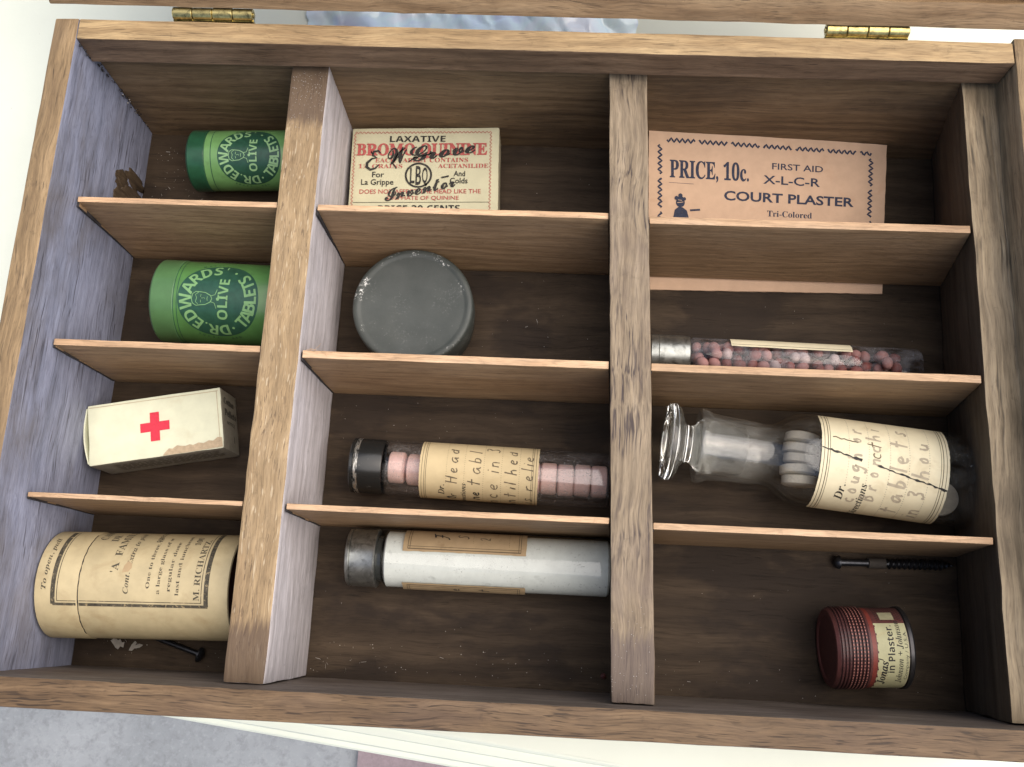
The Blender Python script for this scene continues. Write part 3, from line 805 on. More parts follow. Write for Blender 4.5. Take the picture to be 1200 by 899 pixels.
# ------------------------------------------------------------------ green tablet tins
def face_lines(mb, mp, cx, cy, k, m):
    """small engraved portrait: head, hair, collar"""
    P = lambda pts: [(cx + x * k, cy + y * k) for x, y in pts]
    ribbon(mb, mp, P([(-.55, .30), (-.60, .62), (-.42, .92), (-.05, 1.02), (.35, .95), (.56, .68), (.55, .30)]), .28, m)
    ribbon(mb, mp, P([(-.55, .30), (-.50, -.15), (-.28, -.58), (0, -.72), (.28, -.58), (.50, -.15), (.55, .30)]), .28, m)
    ribbon(mb, mp, P([(-.50, .45), (-.30, .66), (.05, .58), (.30, .70), (.50, .45)]), .22, m)
    ribbon(mb, mp, P([(-.34, .22), (-.12, .25)]), .2, m); ribbon(mb, mp, P([(.12, .25), (.34, .22)]), .2, m)
    ribbon(mb, mp, P([(.02, .2), (.06, -.08), (-.05, -.12)]), .16, m)
    ribbon(mb, mp, P([(-.18, -.34), (0, -.30), (.18, -.34)]), .2, m)
    ribbon(mb, mp, P([(-.24, -.62), (-.35, -.95), (-.8, -1.1)]), .24, m); ribbon(mb, mp, P([(.24, -.62), (.35, -.95), (.8, -1.1)]), .24, m)

def tablet_tin(loc, rz, r, L, cap, band, lx, RL, th, mlight, mcap, mlet, label):
    t = empty("tablet_tin", loc, rz, label, "tablet tin", "round green tablet tins")
    mb = MB()
    rc = r + 0.25
    mb.lathe([(0.6, .01), (0.6, r - 2.0), (0.0, r - 1.8), (0.0, r - 1.0), (0.35, r - .3), (1.1, rc), (cap - .25, rc), (cap, rc - .2), (cap, r - .3)], mcap, r, seg=96)
    mb.build("lid", t)
    mb = MB()
    mb.lathe([(cap - 1, r), (L - .8, r), (L - .2, r - .3), (L, r - 1.0), (L, r - 2), (L - .6, r - 2.2), (L - .6, .01)], mlight, r, seg=96)
    mp = cylmap(r, r, th)
    ribbon(mb, mp, [(x * r * 1.9 / 30, -(cap + band)) for x in range(-40, 41)], .28, M_dgreen)
    ribbon(mb, mp, [(x * r * 1.9 / 30, -(cap + .2)) for x in range(-40, 41)], .25, M_dgreen)
    disc(mb, mp, 0, -lx, RL, M_dgreen, INK, rings=14, seg_=96)
    disc(mb, mp, 0, -lx, RL * 0.04, mlet, INK * 2, 2, 16)
    k = RL / 13.2
    mp2 = lambda x, y, h: mp(x, y, h + INK)
    arc_text(mb, mp2, "DR.EDWARDS'", 0, -lx, RL * .80, 200, -10, 3.9 * k, mlet, 'bold')
    arc_text(mb, mp2, "TABLETS", 0, -lx, RL * .80, -140, -40, 3.8 * k, mlet, 'bold', inside=True)
    for a in (207, -25):
        disc(mb, mp2, RL * .8 * cos(radians(a)), -lx + RL * .8 * sin(radians(a)), .45 * k, mlet, INK, 2, 14)
    text(mb, mp2, "OLIVE", 0.2, -lx - RL * .12, 3.2 * k, mlet, 'bold', w=RL * 1.02)
    face_lines(mb, mp2, 0, -lx + RL * .35, RL * .29, mlet)
    arc_text(mb, mp, "TRADE", 0, -lx, RL * 1.08, 178, 148, .8 * k, M_dgreen, 'sans', fat=.01)
    arc_text(mb, mp, "MARK", 0, -lx, RL * 1.08, 32, 6, .8 * k, M_dgreen, 'sans', fat=.01)
    arc_text(mb, mp, "REG", 0, -lx, RL * 1.1, -168, -152, .8 * k, M_dgreen, 'sans', inside=True, fat=.01)
    mb.build("body", t)
    return t
tablet_tin((26.5, -20.5, 0.05), 2.0, 12.5, 43.5, 7.7, 3.0, 26.8, 13.2, -16, M_green, M_dcap, M_glet, "smaller light green tablet tin with a dark green lid, nearest the box hinges")
tablet_tin((23.7, -84.4, 0.05), -1.0, 16.4, 51.0, 9.7, 1.6, 27.5, 15.9, -11.5, M_green2, M_green2cap, M_glet2, "larger mid green tablet tin with a matching green lid, between two partitions")

# ------------------------------------------------------------------ flat map for cartons
def flatmap(ox, oy, z):
    return lambda x, y, h: (ox + x, oy + y, z + h)

def carton(mb, sx, sy, sz, mats, r=0.8):
    """upright carton about its base centre with softened edges: mats = top, sides"""
    bm = bmesh.new()
    board(bm, box8(-sx / 2, sx / 2, -sy / 2, sy / 2, 0, sz), bev=r, step=5, jit=0.18, seed=sx, f=0.12)
    bmesh.ops.recalc_face_normals(bm, faces=bm.faces)
    bm.verts.index_update()
    V = [tuple(v.co) for v in bm.verts]
    for key in (0, 1, 2, 3):
        F = []
        for f in bm.faces:
            n = f.normal
            kk = 0 if n.z > .5 else (1 if n.x > .5 else (2 if n.y < -.5 else 3))
            if kk == key: F.append([v.index for v in f.verts])
        mb.add(V, F, mats[key])
    bm.free()

# cotton pellets carton with the red cross
cb = empty("cotton_carton", (28.4, -136.7, 0.1), 10.6, "cream carton with a red cross and a torn corner, slanting in its compartment", "carton")
mb = MB(); carton(mb, 52.4, 24.2, 20, (M_cream, M_creamend, M_greyside, M_cream), r=0.7)
tz = 20.18
fm = flatmap(0, 0, tz)
A, B = 5.7, 1.8
patch(mb, fm, [(-B, -A), (B, -A), (B, -B), (A, -B), (A, B), (B, B), (B, A), (-B, A), (-B, B), (-A, B), (-A, -B), (-B, -B)], M_red)
tear = [(2.5, -11.9), (3.6, -10.6), (5.0, -9.4), (6.4, -9.7), (8.2, -8.6), (9.6, -9.0), (11.5, -9.3), (13.2, -8.9), (14.4, -9.4), (16.5, -8.7), (18.5, -9.2), (20.6, -8.4), (22.2, -8.8), (24.0, -7.6), (25.7, -7.9), (25.8, -11.6), (14, -11.9)]
patch(mb, fm, tear, M_tan, 0.03)
line(mb, fm, (-25.5, 10.9), (25.2, 10.7), .22, M_tan, .03)
line(mb, fm, (24.6, 10.9), (24.9, -8), .2, M_tan, .03)
em = lambda x, y, h: (26.38 + h, y, 20 - x)         # right end: lines read downwards
for s, xx, yy, hh, ww in (("Cotton", 8.6, 7.6, 2.6, 12.0), ("Pellets", 9.8, 3.0, 2.8, 13.5), ("NOTICE", 9.8, -1.0, 1.3, 9.5)):
    text(mb, em, s, xx, yy, hh, M_black, 'serif' if hh > 2 else 'sans', w=ww)
line(mb, em, (13, -5.6), (13, -8.2), .5, M_black)
sm = lambda x, y, h: (x, -12.28 - h, 10 + y)
for yy in (6.2, 4.4, 2.6, 0.8, -1.0, -2.8):
    x = -18.0
    while x < 22:
        w = random.uniform(1.0, 3.2)
        line(mb, sm, (x, yy), (min(x + w, 23), yy), .7, M_brownink); x += w + .8
mb.build("carton_body", cb)
mb = MB()
vs, fs = [], []
for j in range(9):
    for i in range(7):
        y = -11 + 22 * j / 8; z = 2 + 17.4 * i / 6
        vs.append((-26.6 - 1.5 * sin(pi * j / 8) * (i / 6) - 0.25, y, z))
for j in range(8):
    for i in range(6):
        a = j * 7 + i; fs.append((a, a + 1, a + 8, a + 7))
k = len(vs)
vs += [(x + .5, y, z) for x, y, z in vs]
fs += [tuple(q + k for q in reversed(f)) for f in fs]
for j in range(8): fs.append((j * 7 + 6, (j + 1) * 7 + 6, (j + 1) * 7 + 6 + k, j * 7 + 6 + k))
mb.add(vs, fs, M_cream)
mb.build("end_flap", cb)

# quinine carton
bq = empty("quinine_carton", (92.4 + 31.25 + .9, -3.6 - 25 + 1.1, 0.1), 2.0, "flat cream carton printed red and black with a scrawled signature across it", "carton")
mb = MB(); carton(mb, 62.4, 49.5, 14, (M_bromo, M_bromoside, M_bromoside, M_bromoside), r=1.0)
fm0 = flatmap(-31.2, 24.75, 14.2)
fm = fm0
text(mb, fm, "LAXATIVE", 28.0, -5.4, 2.7, M_black, 'bold', w=23.5)
text(mb, fm, "BROMO QUININE", 29.9, -10.1, 5.3, M_redink, 'serif', w=55, fat=.022)
text(mb, fm, "EACH TABLET CONTAINS", 30.0, -15.1, 2.0, M_redink, 'serif', w=39)
text(mb, fm, "1\u00bd GRAINS", 12.8, -17.8, 1.9, M_redink, 'serif', w=18.5)
text(mb, fm, "ACETANILIDE", 47.5, -17.8, 1.9, M_redink, 'serif', w=21)
text(mb, fm, "For", 12.0, -21.6, 2.5, M_black, 'sans', w=5.0, fat=.012)
text(mb, fm, "La Grippe", 11.8, -25.0, 2.5, M_black, 'sans', w=13.6, fat=.012)
text(mb, fm, "And", 46.0, -21.3, 2.4, M_black, 'sans', w=4.8, fat=.012)
text(mb, fm, "Colds", 45.8, -24.5, 2.5, M_black, 'sans', w=7.4, fat=.012)
disc(mb, fm, 28.9, -22.0, 5.7, M_black, INK, 1, 64, r0=4.9)
text(mb, fm, "L", 26.4, -22.0, 7.0, M_black, 'sans', w=1.9, fat=.012); text(mb, fm, "B", 28.9, -22.0, 8.6, M_black, 'sans', w=2.3, fat=.012); text(mb, fm, "Q", 31.6, -22.0, 7.0, M_black, 'sans', w=2.3, fat=.012)
text(mb, fm, "DOES NOT AFFECT THE HEAD LIKE THE", 29.8, -29.3, 1.9, M_redink, 'sans', w=50.5, fat=.008)
text(mb, fm, "SULPHATE OF QUININE", 31.0, -32.2, 1.7, M_redink, 'sans', w=30, fat=.006)
line(mb, fm, (2, -34.2), (58.5, -34.2), .18, M_black)
text(mb, fm, "PRICE 30 CENTS", 29.6, -37.0, 2.8, M_black, 'bold', w=34)
for a, b in (((1.6, -2.4), (58.8, -2.4)), ((58.8, -2.4), (58.8, -47)), ((1.5, -2.4), (1.5, -47)), ((1.6, -47), (58.8, -47))):
    zig(mb, fm, a, b, .42, 1.62, .26, M_redink)
f2 = lambda x, y, h: fm(x, y, h + INK)
def sig(s, x, y, h, rot, sp=None, w=None, fat=.015): text(mb, f2, s, x, y, h, M_black, 'script', rot=rot, fat=fat, w=w)
ribbon(mb, f2, [(8.9 + x * 1.25, -15.6 + y * 1.2) for x, y in ((3.0, 3.0), (2.2, 4.0), (.6, 3.6), (.4, 2.2), (1.8, 1.3), (.2, 1.0), (-1.4, -.6), (-1.5, -2.2), (-.2, -3.2), (1.4, -2.7), (2.6, -1.3))], [.5, .9, 1.1, 1.0, .7, .8, 1.2, 1.3, 1.1, .8, .4], M_black); sig("W", 19.8, -12.6, 8.0, 8, w=8.5, fat=.016); sig("Grove", 38.6, -10.2, 7.2, 9, w=27.5, fat=.016)
sig("Inventor", 29.4, -27.6, 5.8, 13, w=30, fat=.016)
line(mb, f2, (38.5, -23.2), (41.6, -22.5), .7, M_black)
ribbon(mb, f2, [(19.5, -19), (18, -16.5), (20, -12), (23, -9.5)], .6, M_black)
ribbon(mb, f2, [(24.5, -16), (27, -14), (31, -13.2), (34, -12)], .5, M_black)
mb.build("carton_body", bq)

# ------------------------------------------------------------------ grey round tin
gt = empty("round_tin", (125.0, -84.4, 0.05), 0, "dark grey round tin standing upright with bare metal flecks round its worn rim", "tin")
def upright(prof, m, seg=96):
    mb = MB(); vs, fs = [], []
    for r, z in prof:
        for k in range(seg):
            a = 2 * pi * k / seg; vs.append((r * cos(a), r * sin(a), z))
    for i in range(len(prof) - 1):
        for k in range(seg):
            k2 = (k + 1) % seg; fs.append((i * seg + k, i * seg + k2, (i + 1) * seg + k2, (i + 1) * seg + k))
    mb.add(vs, fs, m); return mb
GH = 21.5
upright([(23.5, 10.5), (23.9, 10.7), (23.9, GH - 1.2), (23.6, GH - .45), (23.1, GH - .1), (22.3, GH), (21.5, GH), (20.9, GH - .3), (20.2, GH - .35), (10, GH - .5), (.01, GH - .55)], M_greytin).build("lid", gt)
upright([(.01, 0), (22.1, 0), (22.8, .4), (23.0, 1.0), (23.0, 10.4), (22.2, 10.5), (22.2, 11)], M_greytin).build("body", gt)

# ------------------------------------------------------------------ paper tube
tu = empty("paper_tube", (0.6, -197.7, 0.05), 1.5, "yellowed paper tube with worn black lettering lying against the left wall", "paper tube")
R = 19.2
mb = MB()
mb.lathe([(1.2, .01), (1.2, R - 2), (0.0, R - 1.6), (0.0, R - .6), (.5, R + .2), (15.4, R + .25), (15.7, R + .1), (15.7, R - .6)], M_kraft, R, seg=128)
mpl = cylmap(R + .25, R, 0)
text(mb, mpl, "To open, pull", 8.0, -3.6, 1.7, M_fadeink, 'bitalic', w=21)
line(mb, mpl, (-7.6, -7.1), (24, -7.1), 1.6, M_fadeink); line(mb, mpl, (-7.6, -7.0), (-7.6, -15.4), 1.0, M_fadeink)
line(mb, mpl, (-6.4, -8.6), (24, -8.6), .25, M_fadeink); line(mb, mpl, (-6.4, -8.6), (-6.4, -15.4), .25, M_fadeink)
mb.build("lid", tu)
mb = MB()
mb.lathe([(15.2, R), (69.0, R), (69.4, R - .15), (69.5, R - .5), (69.5, R - 1.3), (69.2, R - 1.5)], M_kraft, R, seg=128)
mb.lathe([(69.2, R - 1.5), (63.5, R - 1.7), (63.5, .01)], M_tubeend, R, seg=96)
mpl = cylmap(R, R, 0)
ribbon(mb, mpl, [(-22 + i * .8, -16.0 + .25 * noise.noise(Vector((i * .37, 0, 0)))) for i in range(56)], [.35 + .25 * noise.noise(Vector((i * .5, 5, 0))) for i in range(56)], M_black)
line(mb, mpl, (-7.6, -16.4), (-7.6, -62.5), 1.1, M_fadeink); line(mb, mpl, (-7.6, -61.9), (26, -61.9), 1.6, M_fadeink)
line(mb, mpl, (-6.3, -16.4), (-6.3, -60.2), .25, M_fadeink); line(mb, mpl, (-6.3, -60.2), (26, -60.2), .25, M_fadeink)
for s, x, y, h, st, w in (("CASCARA", 26.5, -15.2 - 4.2, 2.8, 'serif', 16), ("DR", 20.0, -23.8, 2.6, 'serif', 5), ("'A  FAMILY", 16.0, -28.0, 2.7, 'serif', 24), ("Cont.  Extra to pint", 10.5, -33.0, 1.9, 'bitalic', 28),
                          ("DIRECTIONS", 24.0, -40.2, 1.5, 'bold', 13), ("One to three, in", 9.5, -40.8, 1.35, 'serif', 22), ("a large glass of w", 8.6, -44.5, 1.35, 'serif', 24), ("regular dose", 7.5, -48.3, 1.35, 'serif', 20),
                          ("last and luncheon", 9.2, -51.4, 1.35, 'serif', 26), ("100", 18.8, -55.0, 2.0, 'serif', 5.5), ("M. RICHARTZ,", 7.0, -58.4, 2.2, 'serif', 25)):
    text(mb, mpl, s, x, y, h, M_fadeink, st, w=w)
patch(mb, mpl, [(4, -31), (6.5, -31.4), (8.2, -32.4), (7.2, -34), (5.6, -34.2), (4.2, -33.2)], M_paperd, .12)
mb.build("body", tu)

# ------------------------------------------------------------------ vials
def label_print(mb, mp, s0, s1, a0, a1, m):
    """double rule frame and dotted writing lines; a is the distance from the cap end"""
    for o, w in ((.9, .16), (1.9, .16), (2.5, .16)):
        line(mb, mp, (s0, -(a0 + o)), (s1, -(a0 + o)), w, m); line(mb, mp, (s0, -(a1 - o)), (s1, -(a1 - o)), w, m)

# pink tablet vial
PX0, PY0 = 105.0, -147.0
pv = empty("pink_tablet_vial", (PX0, PY0, 0.05), -1.3, "glass vial of pink tablets with a worn black cap and a handwritten tan label", "vial")
R = 10.7
mb = MB()
mb.lathe([(0.5, .01), (0.5, R - 2.2), (0, R - 1.8), (0, R - .6), (.4, R - .1), (1.4, R - .1), (1.7, R - .5), (2.0, R - .1), (12.0, R - .1), (12.5, R - .35), (12.5, 9.0)], M_blackcap, R, seg=80)
mb.build("cap", pv)
mb = MB()
g = [(12.6, 8.6), (13.2, R - .8), (14.5, R), (98.9, R), (99.8, R - .8), (100.1, R - 2), (100.1, .01)]
mb.lathe(g, M_glassp, R, seg=80)
mb.lathe([(12.6, 7.6), (14.0, 9.2), (99.0, 9.4), (99.3, 8), (99.4, .01)], M_glassp, R, seg=64)
gtp = mb.build("glass_tube", pv)
mb = MB()
mp = cylmap(R + .12, R, -8)
sheet(mb, mp, -20.5, 20.5, -72.3, -27.3, 64, 24, M_paper, 0.0, edge=.08)
label_print(mb, mp, -20.5, 20.5, 27.3, 72.3, M_brownink)
for a, x0 in ((37.6, -4.5), (44.4, -4), (51.7, -20), (58.4, -20), (65.2, -20)):
    dots(mb, mp, (x0, -a), (20, -a), .85, .24, M_brownink)
text(mb, mp, "Dr.", -7.8, -35.8, 2.4, M_black, 'bitalic', w=5.0); text(mb, mp, "Directions", -10.8, -44.2, 1.9, M_black, 'bitalic', w=13)
random.seed(11)
hand(mb, mp, "Head", -4.6, -41.8, 4.4, M_pen, .5, .88); hand(mb, mp, "Or", -13.4, -41.6, 3.6, M_black, .55, .62)
hand(mb, mp, "tabl", -5.0, -50.6, 5.0, M_pen, .46, .86); hand(mb, mp, "ne", -12.6, -50.4, 4.4, M_black, .55, .6)
hand(mb, mp, "once in 3", -19.5, -57.4, 5.2, M_pen, .46, .84)
hand(mb, mp, "until hed", -17.0, -64.2, 4.6, M_pen, .5, .82); hand(mb, mp, "is relie", -13.4, -70.4, 4.6, M_pen, .45, .82)
mb.build("label", gtp)
# its tablets, each a thing of its own
tmb = MB()
tmb.lathe([(0, .01), (0, 5.3), (.45, 6.0), (.9, 6.15), (5.3, 6.15), (5.75, 6.0), (6.2, 5.3), (6.2, .01)], M_pink, 0, seg=40)
tab0 = tmb.build("pink_tablet")
rr = radians(-1.3)
LBL_T = "pink tablet in the row inside the black capped glass vial"
for i in range(13):
    o = tab0 if i == 0 else tab0.copy()
    if i: COL.objects.link(o)
    ax = 14.6 + 6.5 * i if i else 13.9
    dy, dz = random.uniform(-.35, .35), random.uniform(0, .25)
    if i == 0: dy, dz = 0.5, 1.0
    x, y = PX0 + ax * cos(rr), PY0 + ax * sin(rr) + dy
    o.location = (x * S, y * S, (7.75 + dz) * S)
    o.rotation_euler = (random.uniform(0, 6), random.uniform(-.02, .02), rr + random.uniform(-.03, .03))
    tag(o, LBL_T, "tablet", "pink tablets in the vial")

# white powder vial
WX0, WY0 = 106.7, -182.3
wv = empty("white_powder_vial", (WX0, WY0, 0.05), 0, "glass vial of white powder with a tarnished metal cap and torn tan label", "vial")
R = 10.9
mb = MB()
mb.lathe([(0.4, .01), (0.4, R - 2.4), (0, R - 2), (0, R - .9), (.3, R - .4), (1.2, R - .25), (1.6, R - .6), (2.0, R - .2), (10.2, R - .1), (10.8, R + .1), (11.2, R - .3), (11.2, 8.5)], M_pewter, R, seg=80)
mb.build("cap", wv)
mb = MB()
mb.lathe([(11.0, 8.6), (13.2, 8.8), (13.6, 9.4)], M_darkneck, R, seg=64)
mb.lathe([(13.6, 8.8), (13.9, 10.2), (14.8, R), (97.9, R), (98.9, R - .8), (99.2, R - 2), (99.2, .01)], M_glass, R, seg=96)
gtw = mb.build("glass_tube", wv)
mb = MB()
mp = cylmap(R + .12, R, 0)
for s0, s1, sg in ((2.6, 27.0, 1), (-27, -10.2, -1)):
    sheet(mb, mp, s0, s1, -67.4, -21.6, 30, 24, M_paperd, 0.0, edge=.12)
    e = s0 if sg > 0 else s1
    for d, w in ((1.0 * sg, .35), (2.0 * sg, .2)):
        line(mb, mp, (e + d, -23.4), (e + d, -65.4), w, M_brownink)
    for a in (23.4, 24.2, 64.6, 65.4):
        line(mb, mp, (s0 + (1 if sg > 0 else 0), -a), (s1 - (1 if sg < 0 else 0), -a), .2, M_brownink)
random.seed(5)
hand(mb, mp, "F", 8.2, -38.5, 5.6, M_black, .6); hand(mb, mp, "S", 8.8, -46, 4.4, M_black, .45); hand(mb, mp, "2", 8.0, -54, 4.2, M_pen, .45)
dots(mb, mp, (6, -61), (14, -61), .8, .3, M_brownink); dots(mb, mp, (7, -47.5), (14, -47.5), .8, .25, M_brownink)
hand(mb, mp, "e", -14.6, -43, 4, M_black, .5); hand(mb, mp, "t", -14.4, -54, 4, M_black, .5)
mb.build("label", gtw)
mb = MB()
mb.lathe([(14.3, .01), (14.3, 9.2), (15.0, 10.3), (97.6, 10.3), (98.4, 9.5), (98.6, .01)], M_white, R, seg=96)
o = mb.build("white_powder"); o.location = Vector((WX0, WY0, 0.05)) * S
tag(o, "speckled white powder filling the glass vial with the tarnished cap", "powder", kind="stuff")

# pellet vial
QX0, QY0 = 219.2, -96.9
qv = empty("pellet_vial", (QX0, QY0, 0.05), -1.0, "slim glass vial of reddish pellets half hidden behind a thin wooden partition", "vial")
R = 7.7
mb = MB()
mb.lathe([(0.4, .01), (0.4, 6), (0, 6.4), (0, 7.2), (.5, 7.9), (3.2, 8.05), (3.4, 7.9), (3.6, 8.05), (15.4, 8.05), (15.8, 7.7), (15.8, 6.4)], M_pewter, 8.05, seg=72)
mb.build("cap", qv)
mb = MB()
mb.lathe([(15.6, 6.2), (16.6, 7.2), (17.6, R), (104.6, R), (105.6, R - .7), (105.9, R - 2), (105.9, .01)], M_glassd, R, seg=80)
gtq = mb.build("glass_tube", qv)
mb = MB()
mp = cylmap(R + .12, R, 0)
sheet(mb, mp, 3.4, 16.5, -78.6, -31.6, 24, 24, M_paperl, 0.0, edge=.1)
line(mb, mp, (4.4, -32), (4.4, -78), .18, M_brownink)
mb.build("label", gtq)
bm = bmesh.new(); bmesh.ops.create_icosphere(bm, subdivisions=2, radius=1.0)
for v in bm.verts: v.co = Vector((v.co.x * 2.7, v.co.y * 2.15, v.co.z * 2.15)) * S
for f in bm.faces: f.smooth = True
pm = bpy.data.meshes.new("pellet"); bm.to_mesh(pm); bm.free()
pms = []
for m_ in M_pills:
    q_ = pm.copy(); q_.materials.append(m_); pms.append(q_)
random.seed(3)
cnt = 0
x = 20.0
while x < 98:
    for (yy, zz) in ((-3.2, 3.0), (1.2, 2.5), (4.4, 5.6), (-4.6, 7.2), (-.4, 6.9), (3.6, 10.2), (-3.2, 11.2), (0.6, 12.0)):
        if zz > 9 and random.random() < (.25 if x < 85 else .7): continue
        o = bpy.data.objects.new("pellet", random.choice(pms + pms[1:2])); COL.objects.link(o)
        xx = x + random.uniform(-1.4, 1.4); sc = random.uniform(.88, 1.06)
        o.location = ((QX0 + xx) * S, (QY0 - .0175 * xx + yy + random.uniform(-.3, .3)) * S, (zz + .15 + random.uniform(-.2, .2)) * S)
        o.rotation_euler = (random.uniform(0, 6), random.uniform(-.9, .9), random.uniform(0, 6)); o.scale = (sc, sc, sc)
        tag(o, "small reddish pellet inside the slim glass vial behind the thin partition", "pellet", "reddish pellets in the slim vial")
        cnt += 1
    x += 5.1

# ------------------------------------------------------------------ stoppered bottle
BX0 = 223.5
bo = empty("apothecary_bottle", (BX0, -111.4 - .099 * BX0, 0.05), -5.65, "clear apothecary bottle with a glass stopper and a stained handwritten label", "bottle")
R = 17.5
ZC = R
mb = MB()
out = [(13.2, 8.6), (13.0, 12.8), (13.4, 14.0), (14.6, 14.4), (16.4, 13.9), (18.0, 12.9), (22, 12.5), (34, 11.9), (37.5, 11.5), (40.5, 11.7), (43.0, 13.0), (45.4, 14.9), (48.2, 16.4), (51.5, 17.3), (56, R), (113.5, R), (116.4, 16.8), (117.8, 15.0), (118.1, 12), (117.2, 10), (116.6, .01)]
inn = [(14.2, 11.0), (16, 10.7), (22, 10.4), (34, 10.0), (38.5, 9.9), (41.5, 10.3), (44.4, 11.8), (47, 13.8), (50, 15.2), (53, 16.0), (57, 16.3), (112.5, 16.3), (114.6, 15.2), (115.2, 12), (114.4, 9), (114.0, .01)]
mb.lathe(out[::-1] + inn, M_bottle, ZC, seg=96)      # one closed wall: outside, over the lip, inside
bbody = mb.build("bottle_body", bo)
mb = MB()
mb.lathe([(0.0, .01), (0.0, 9.0), (0.2, 11.6), (0.7, 13.2), (1.5, 14.2), (2.6, 14.7), (3.8, 14.7), (4.8, 14.3), (5.8, 13.4), (6.7, 11.8), (7.5, 9.8), (8.2, 8.3), (9.1, 7.3), (10.4, 6.9), (12.0, 7.6), (13.6, 9.4), (14.8, 10.4), (15.4, 10.3), (30.0, 9.4), (31.2, 8.6), (31.6, 7.6), (31.6, .01)], M_stopper, ZC, seg=96)
mb.build("stopper", bo, smooth=75)
mb = MB()
mp = cylmap(R + .12, ZC, -12)
sheet(mb, mp, -23.5, 23.5, -100.9, -55.7, 64, 24, M_paperl, 0.0, edge=.1)
for o_, w in ((1.0, .18), (2.2, .25), (3.0, .16)):
    for a in (55.7 + o_, 100.9 - o_):
        line(mb, mp, (-22.8, -a), (22.8, -a), w, M_brownink)
for a, x0 in ((65.4, -6), (72.4, -8), (80.0, -22), (86.8, -22), (93.8, -22)):
    dots(mb, mp, (x0, -a), (21.5, -a), .95, .26, M_black)
text(mb, mp, "Dr.", -10.2, -64.2, 3.0, M_black, 'bitalic', w=7.0); text(mb, mp, "Directions", -15.0, -71.8, 2.6, M_black, 'bitalic', w=19)
random.seed(21)
hand(mb, mp, "cough or", -14.5, -70.0, 5.2, M_penfade, .85, .82); hand(mb, mp, "Bronchi", -12.5, -76.6, 5.2, M_penfade, .8, .9)
hand(mb, mp, "tablets", -17.5, -86.2, 6.4, M_penfade, .95, .92); hand(mb, mp, "in 3 hou", -19.0, -93.6, 6.0, M_penfade, .85, .86)
hand(mb, mp, "ct", 3.6, -76.8, 5.2, M_pen, .5, .8)
random.seed(9)
cr = [(6.0 - (a - 55.7) * .22 + random.uniform(-.22, .22), -a) for a in [55.8 + i * 1.1 for i in range(41)] + [100.8]]
ribbon(mb, mp, cr[:14], [random.choice((.4, .7, 1.0, 1.2)) for _ in cr[:14]], M_black, INK * 2); ribbon(mb, mp, cr[18:], [random.choice((.3, .5, .8, 1.0)) for _ in cr[18:]], M_black, INK * 2)
ribbon(mb, mp, [(10.5 - i * .12 + random.uniform(-.3, .3), -(59.6 + i)) for i in range(10)], .4, M_pen, INK * 2)
mb.build("label", bbody)
# ivory tablets inside
tmb = MB()
tmb.lathe([(0, .01), (0, 5.6), (.5, 6.6), (3.3, 6.6), (3.8, 5.6), (3.8, .01)], M_tab, 0, seg=36)
t0 = tmb.build("ivory_tablet")
random.seed(13)
ang = radians(-5.65)
spots = [(53.0 + (.3, -.4, .2, -.2, .4)[i], -9.8 + 4.1 * i, 14.6 + (.5, -.3, .6, 0, -.4)[i], 'y') for i in range(5)] + [(64 + 5 * i, -6, 10, .1) for i in range(3)] + [(64 + 5 * i, 6.6, 10.2, -.1) for i in range(3)] + [(107, -6.0, 11, 1.3), (99, 3, 9.6, .4)]
for i, (ax, ay, az, tl) in enumerate(spots):
    o = t0 if i == 0 else t0.copy()
    if i: COL.objects.link(o)
    o.location = ((BX0 + ax * cos(ang) - ay * sin(ang)) * S, (-111.4 - .099 * BX0 + ax * sin(ang) + ay * cos(ang)) * S, az * S)
    if tl == 'y': o.rotation_euler = (0, random.uniform(-.08, .08), ang + pi / 2 + random.uniform(-.10, .10))
    else: o.rotation_euler = (random.uniform(0, 6), tl + random.uniform(-.08, .08), ang + random.uniform(-.08, .08))
    tag(o, "ivory tablet inside the stoppered apothecary bottle", "tablet", "ivory tablets in the bottle")

# ------------------------------------------------------------------ court plaster envelope
C_BL, C_BR, C_FL, C_FR = Vector((217.2, -0.9, 15.0)), Vector((316.4, -3.4, 10.2)), Vector((219.6, -67.0, .7)), Vector((314.9, -65.5, .7))
LX, LY = 100.0, 65.0
def envmap(x, y, h):
    """x from the right edge leftwards negative, y downwards negative"""
    s = 1 + x / LX; t = -y / LY
    p = (C_BL * (1 - s) + C_BR * s) * (1 - t) + (C_FL * (1 - s) + C_FR * s) * t
    return (p.x, p.y, p.z + h + .35 * sin(s * 5) * sin(t * pi))
mb = MB()
for lift, flip in ((0.45, 0), (-0.25, 1)):
    k = len(mb.v)
    sheet(mb, envmap, -LX, 0, -LY, 0, 40, 26, M_env, lift, edge=.12)
n1 = 41 * 27
ring = [i for i in range(41)] + [j * 41 + 40 for j in range(1, 27)] + [26 * 41 + i for i in range(39, -1, -1)] + [j * 41 for j in range(25, 0, -1)]
for q in range(len(ring)):
    a, b = ring[q], ring[(q + 1) % len(ring)]
    mb.f.append([a, b, b + n1, a + n1]); mb.mi.append(0)
em = lambda x, y, h: envmap(x, y, h + .47)
for a, b in (((-93.5, -4.4), (-6.4, -4.4)), ((-6.4, -5.4), (-6.4, -49)), ((-95.3, -5.4), (-95.3, -49)), ((-93.5, -50), (-6.4, -50))):
    zig(mb, em, a, b, .78, 2.35, .82, M_navy, gaps=13.5)
et = lambda x, y, h: em(x, y - 1.3, h)
text(mb, et, "PRICE, 10c.", -74.4, -14.6, 7.2, M_navy, 'serif', w=33.5, fat=.012)
text(mb, et, "FIRST AID", -37.2, -11.2, 2.6, M_navy, 'sans', w=21.5, fat=.012)
text(mb, et, "X-L-C-R", -39.6, -17.0, 3.5, M_navy, 'sans', w=24, fat=.015)
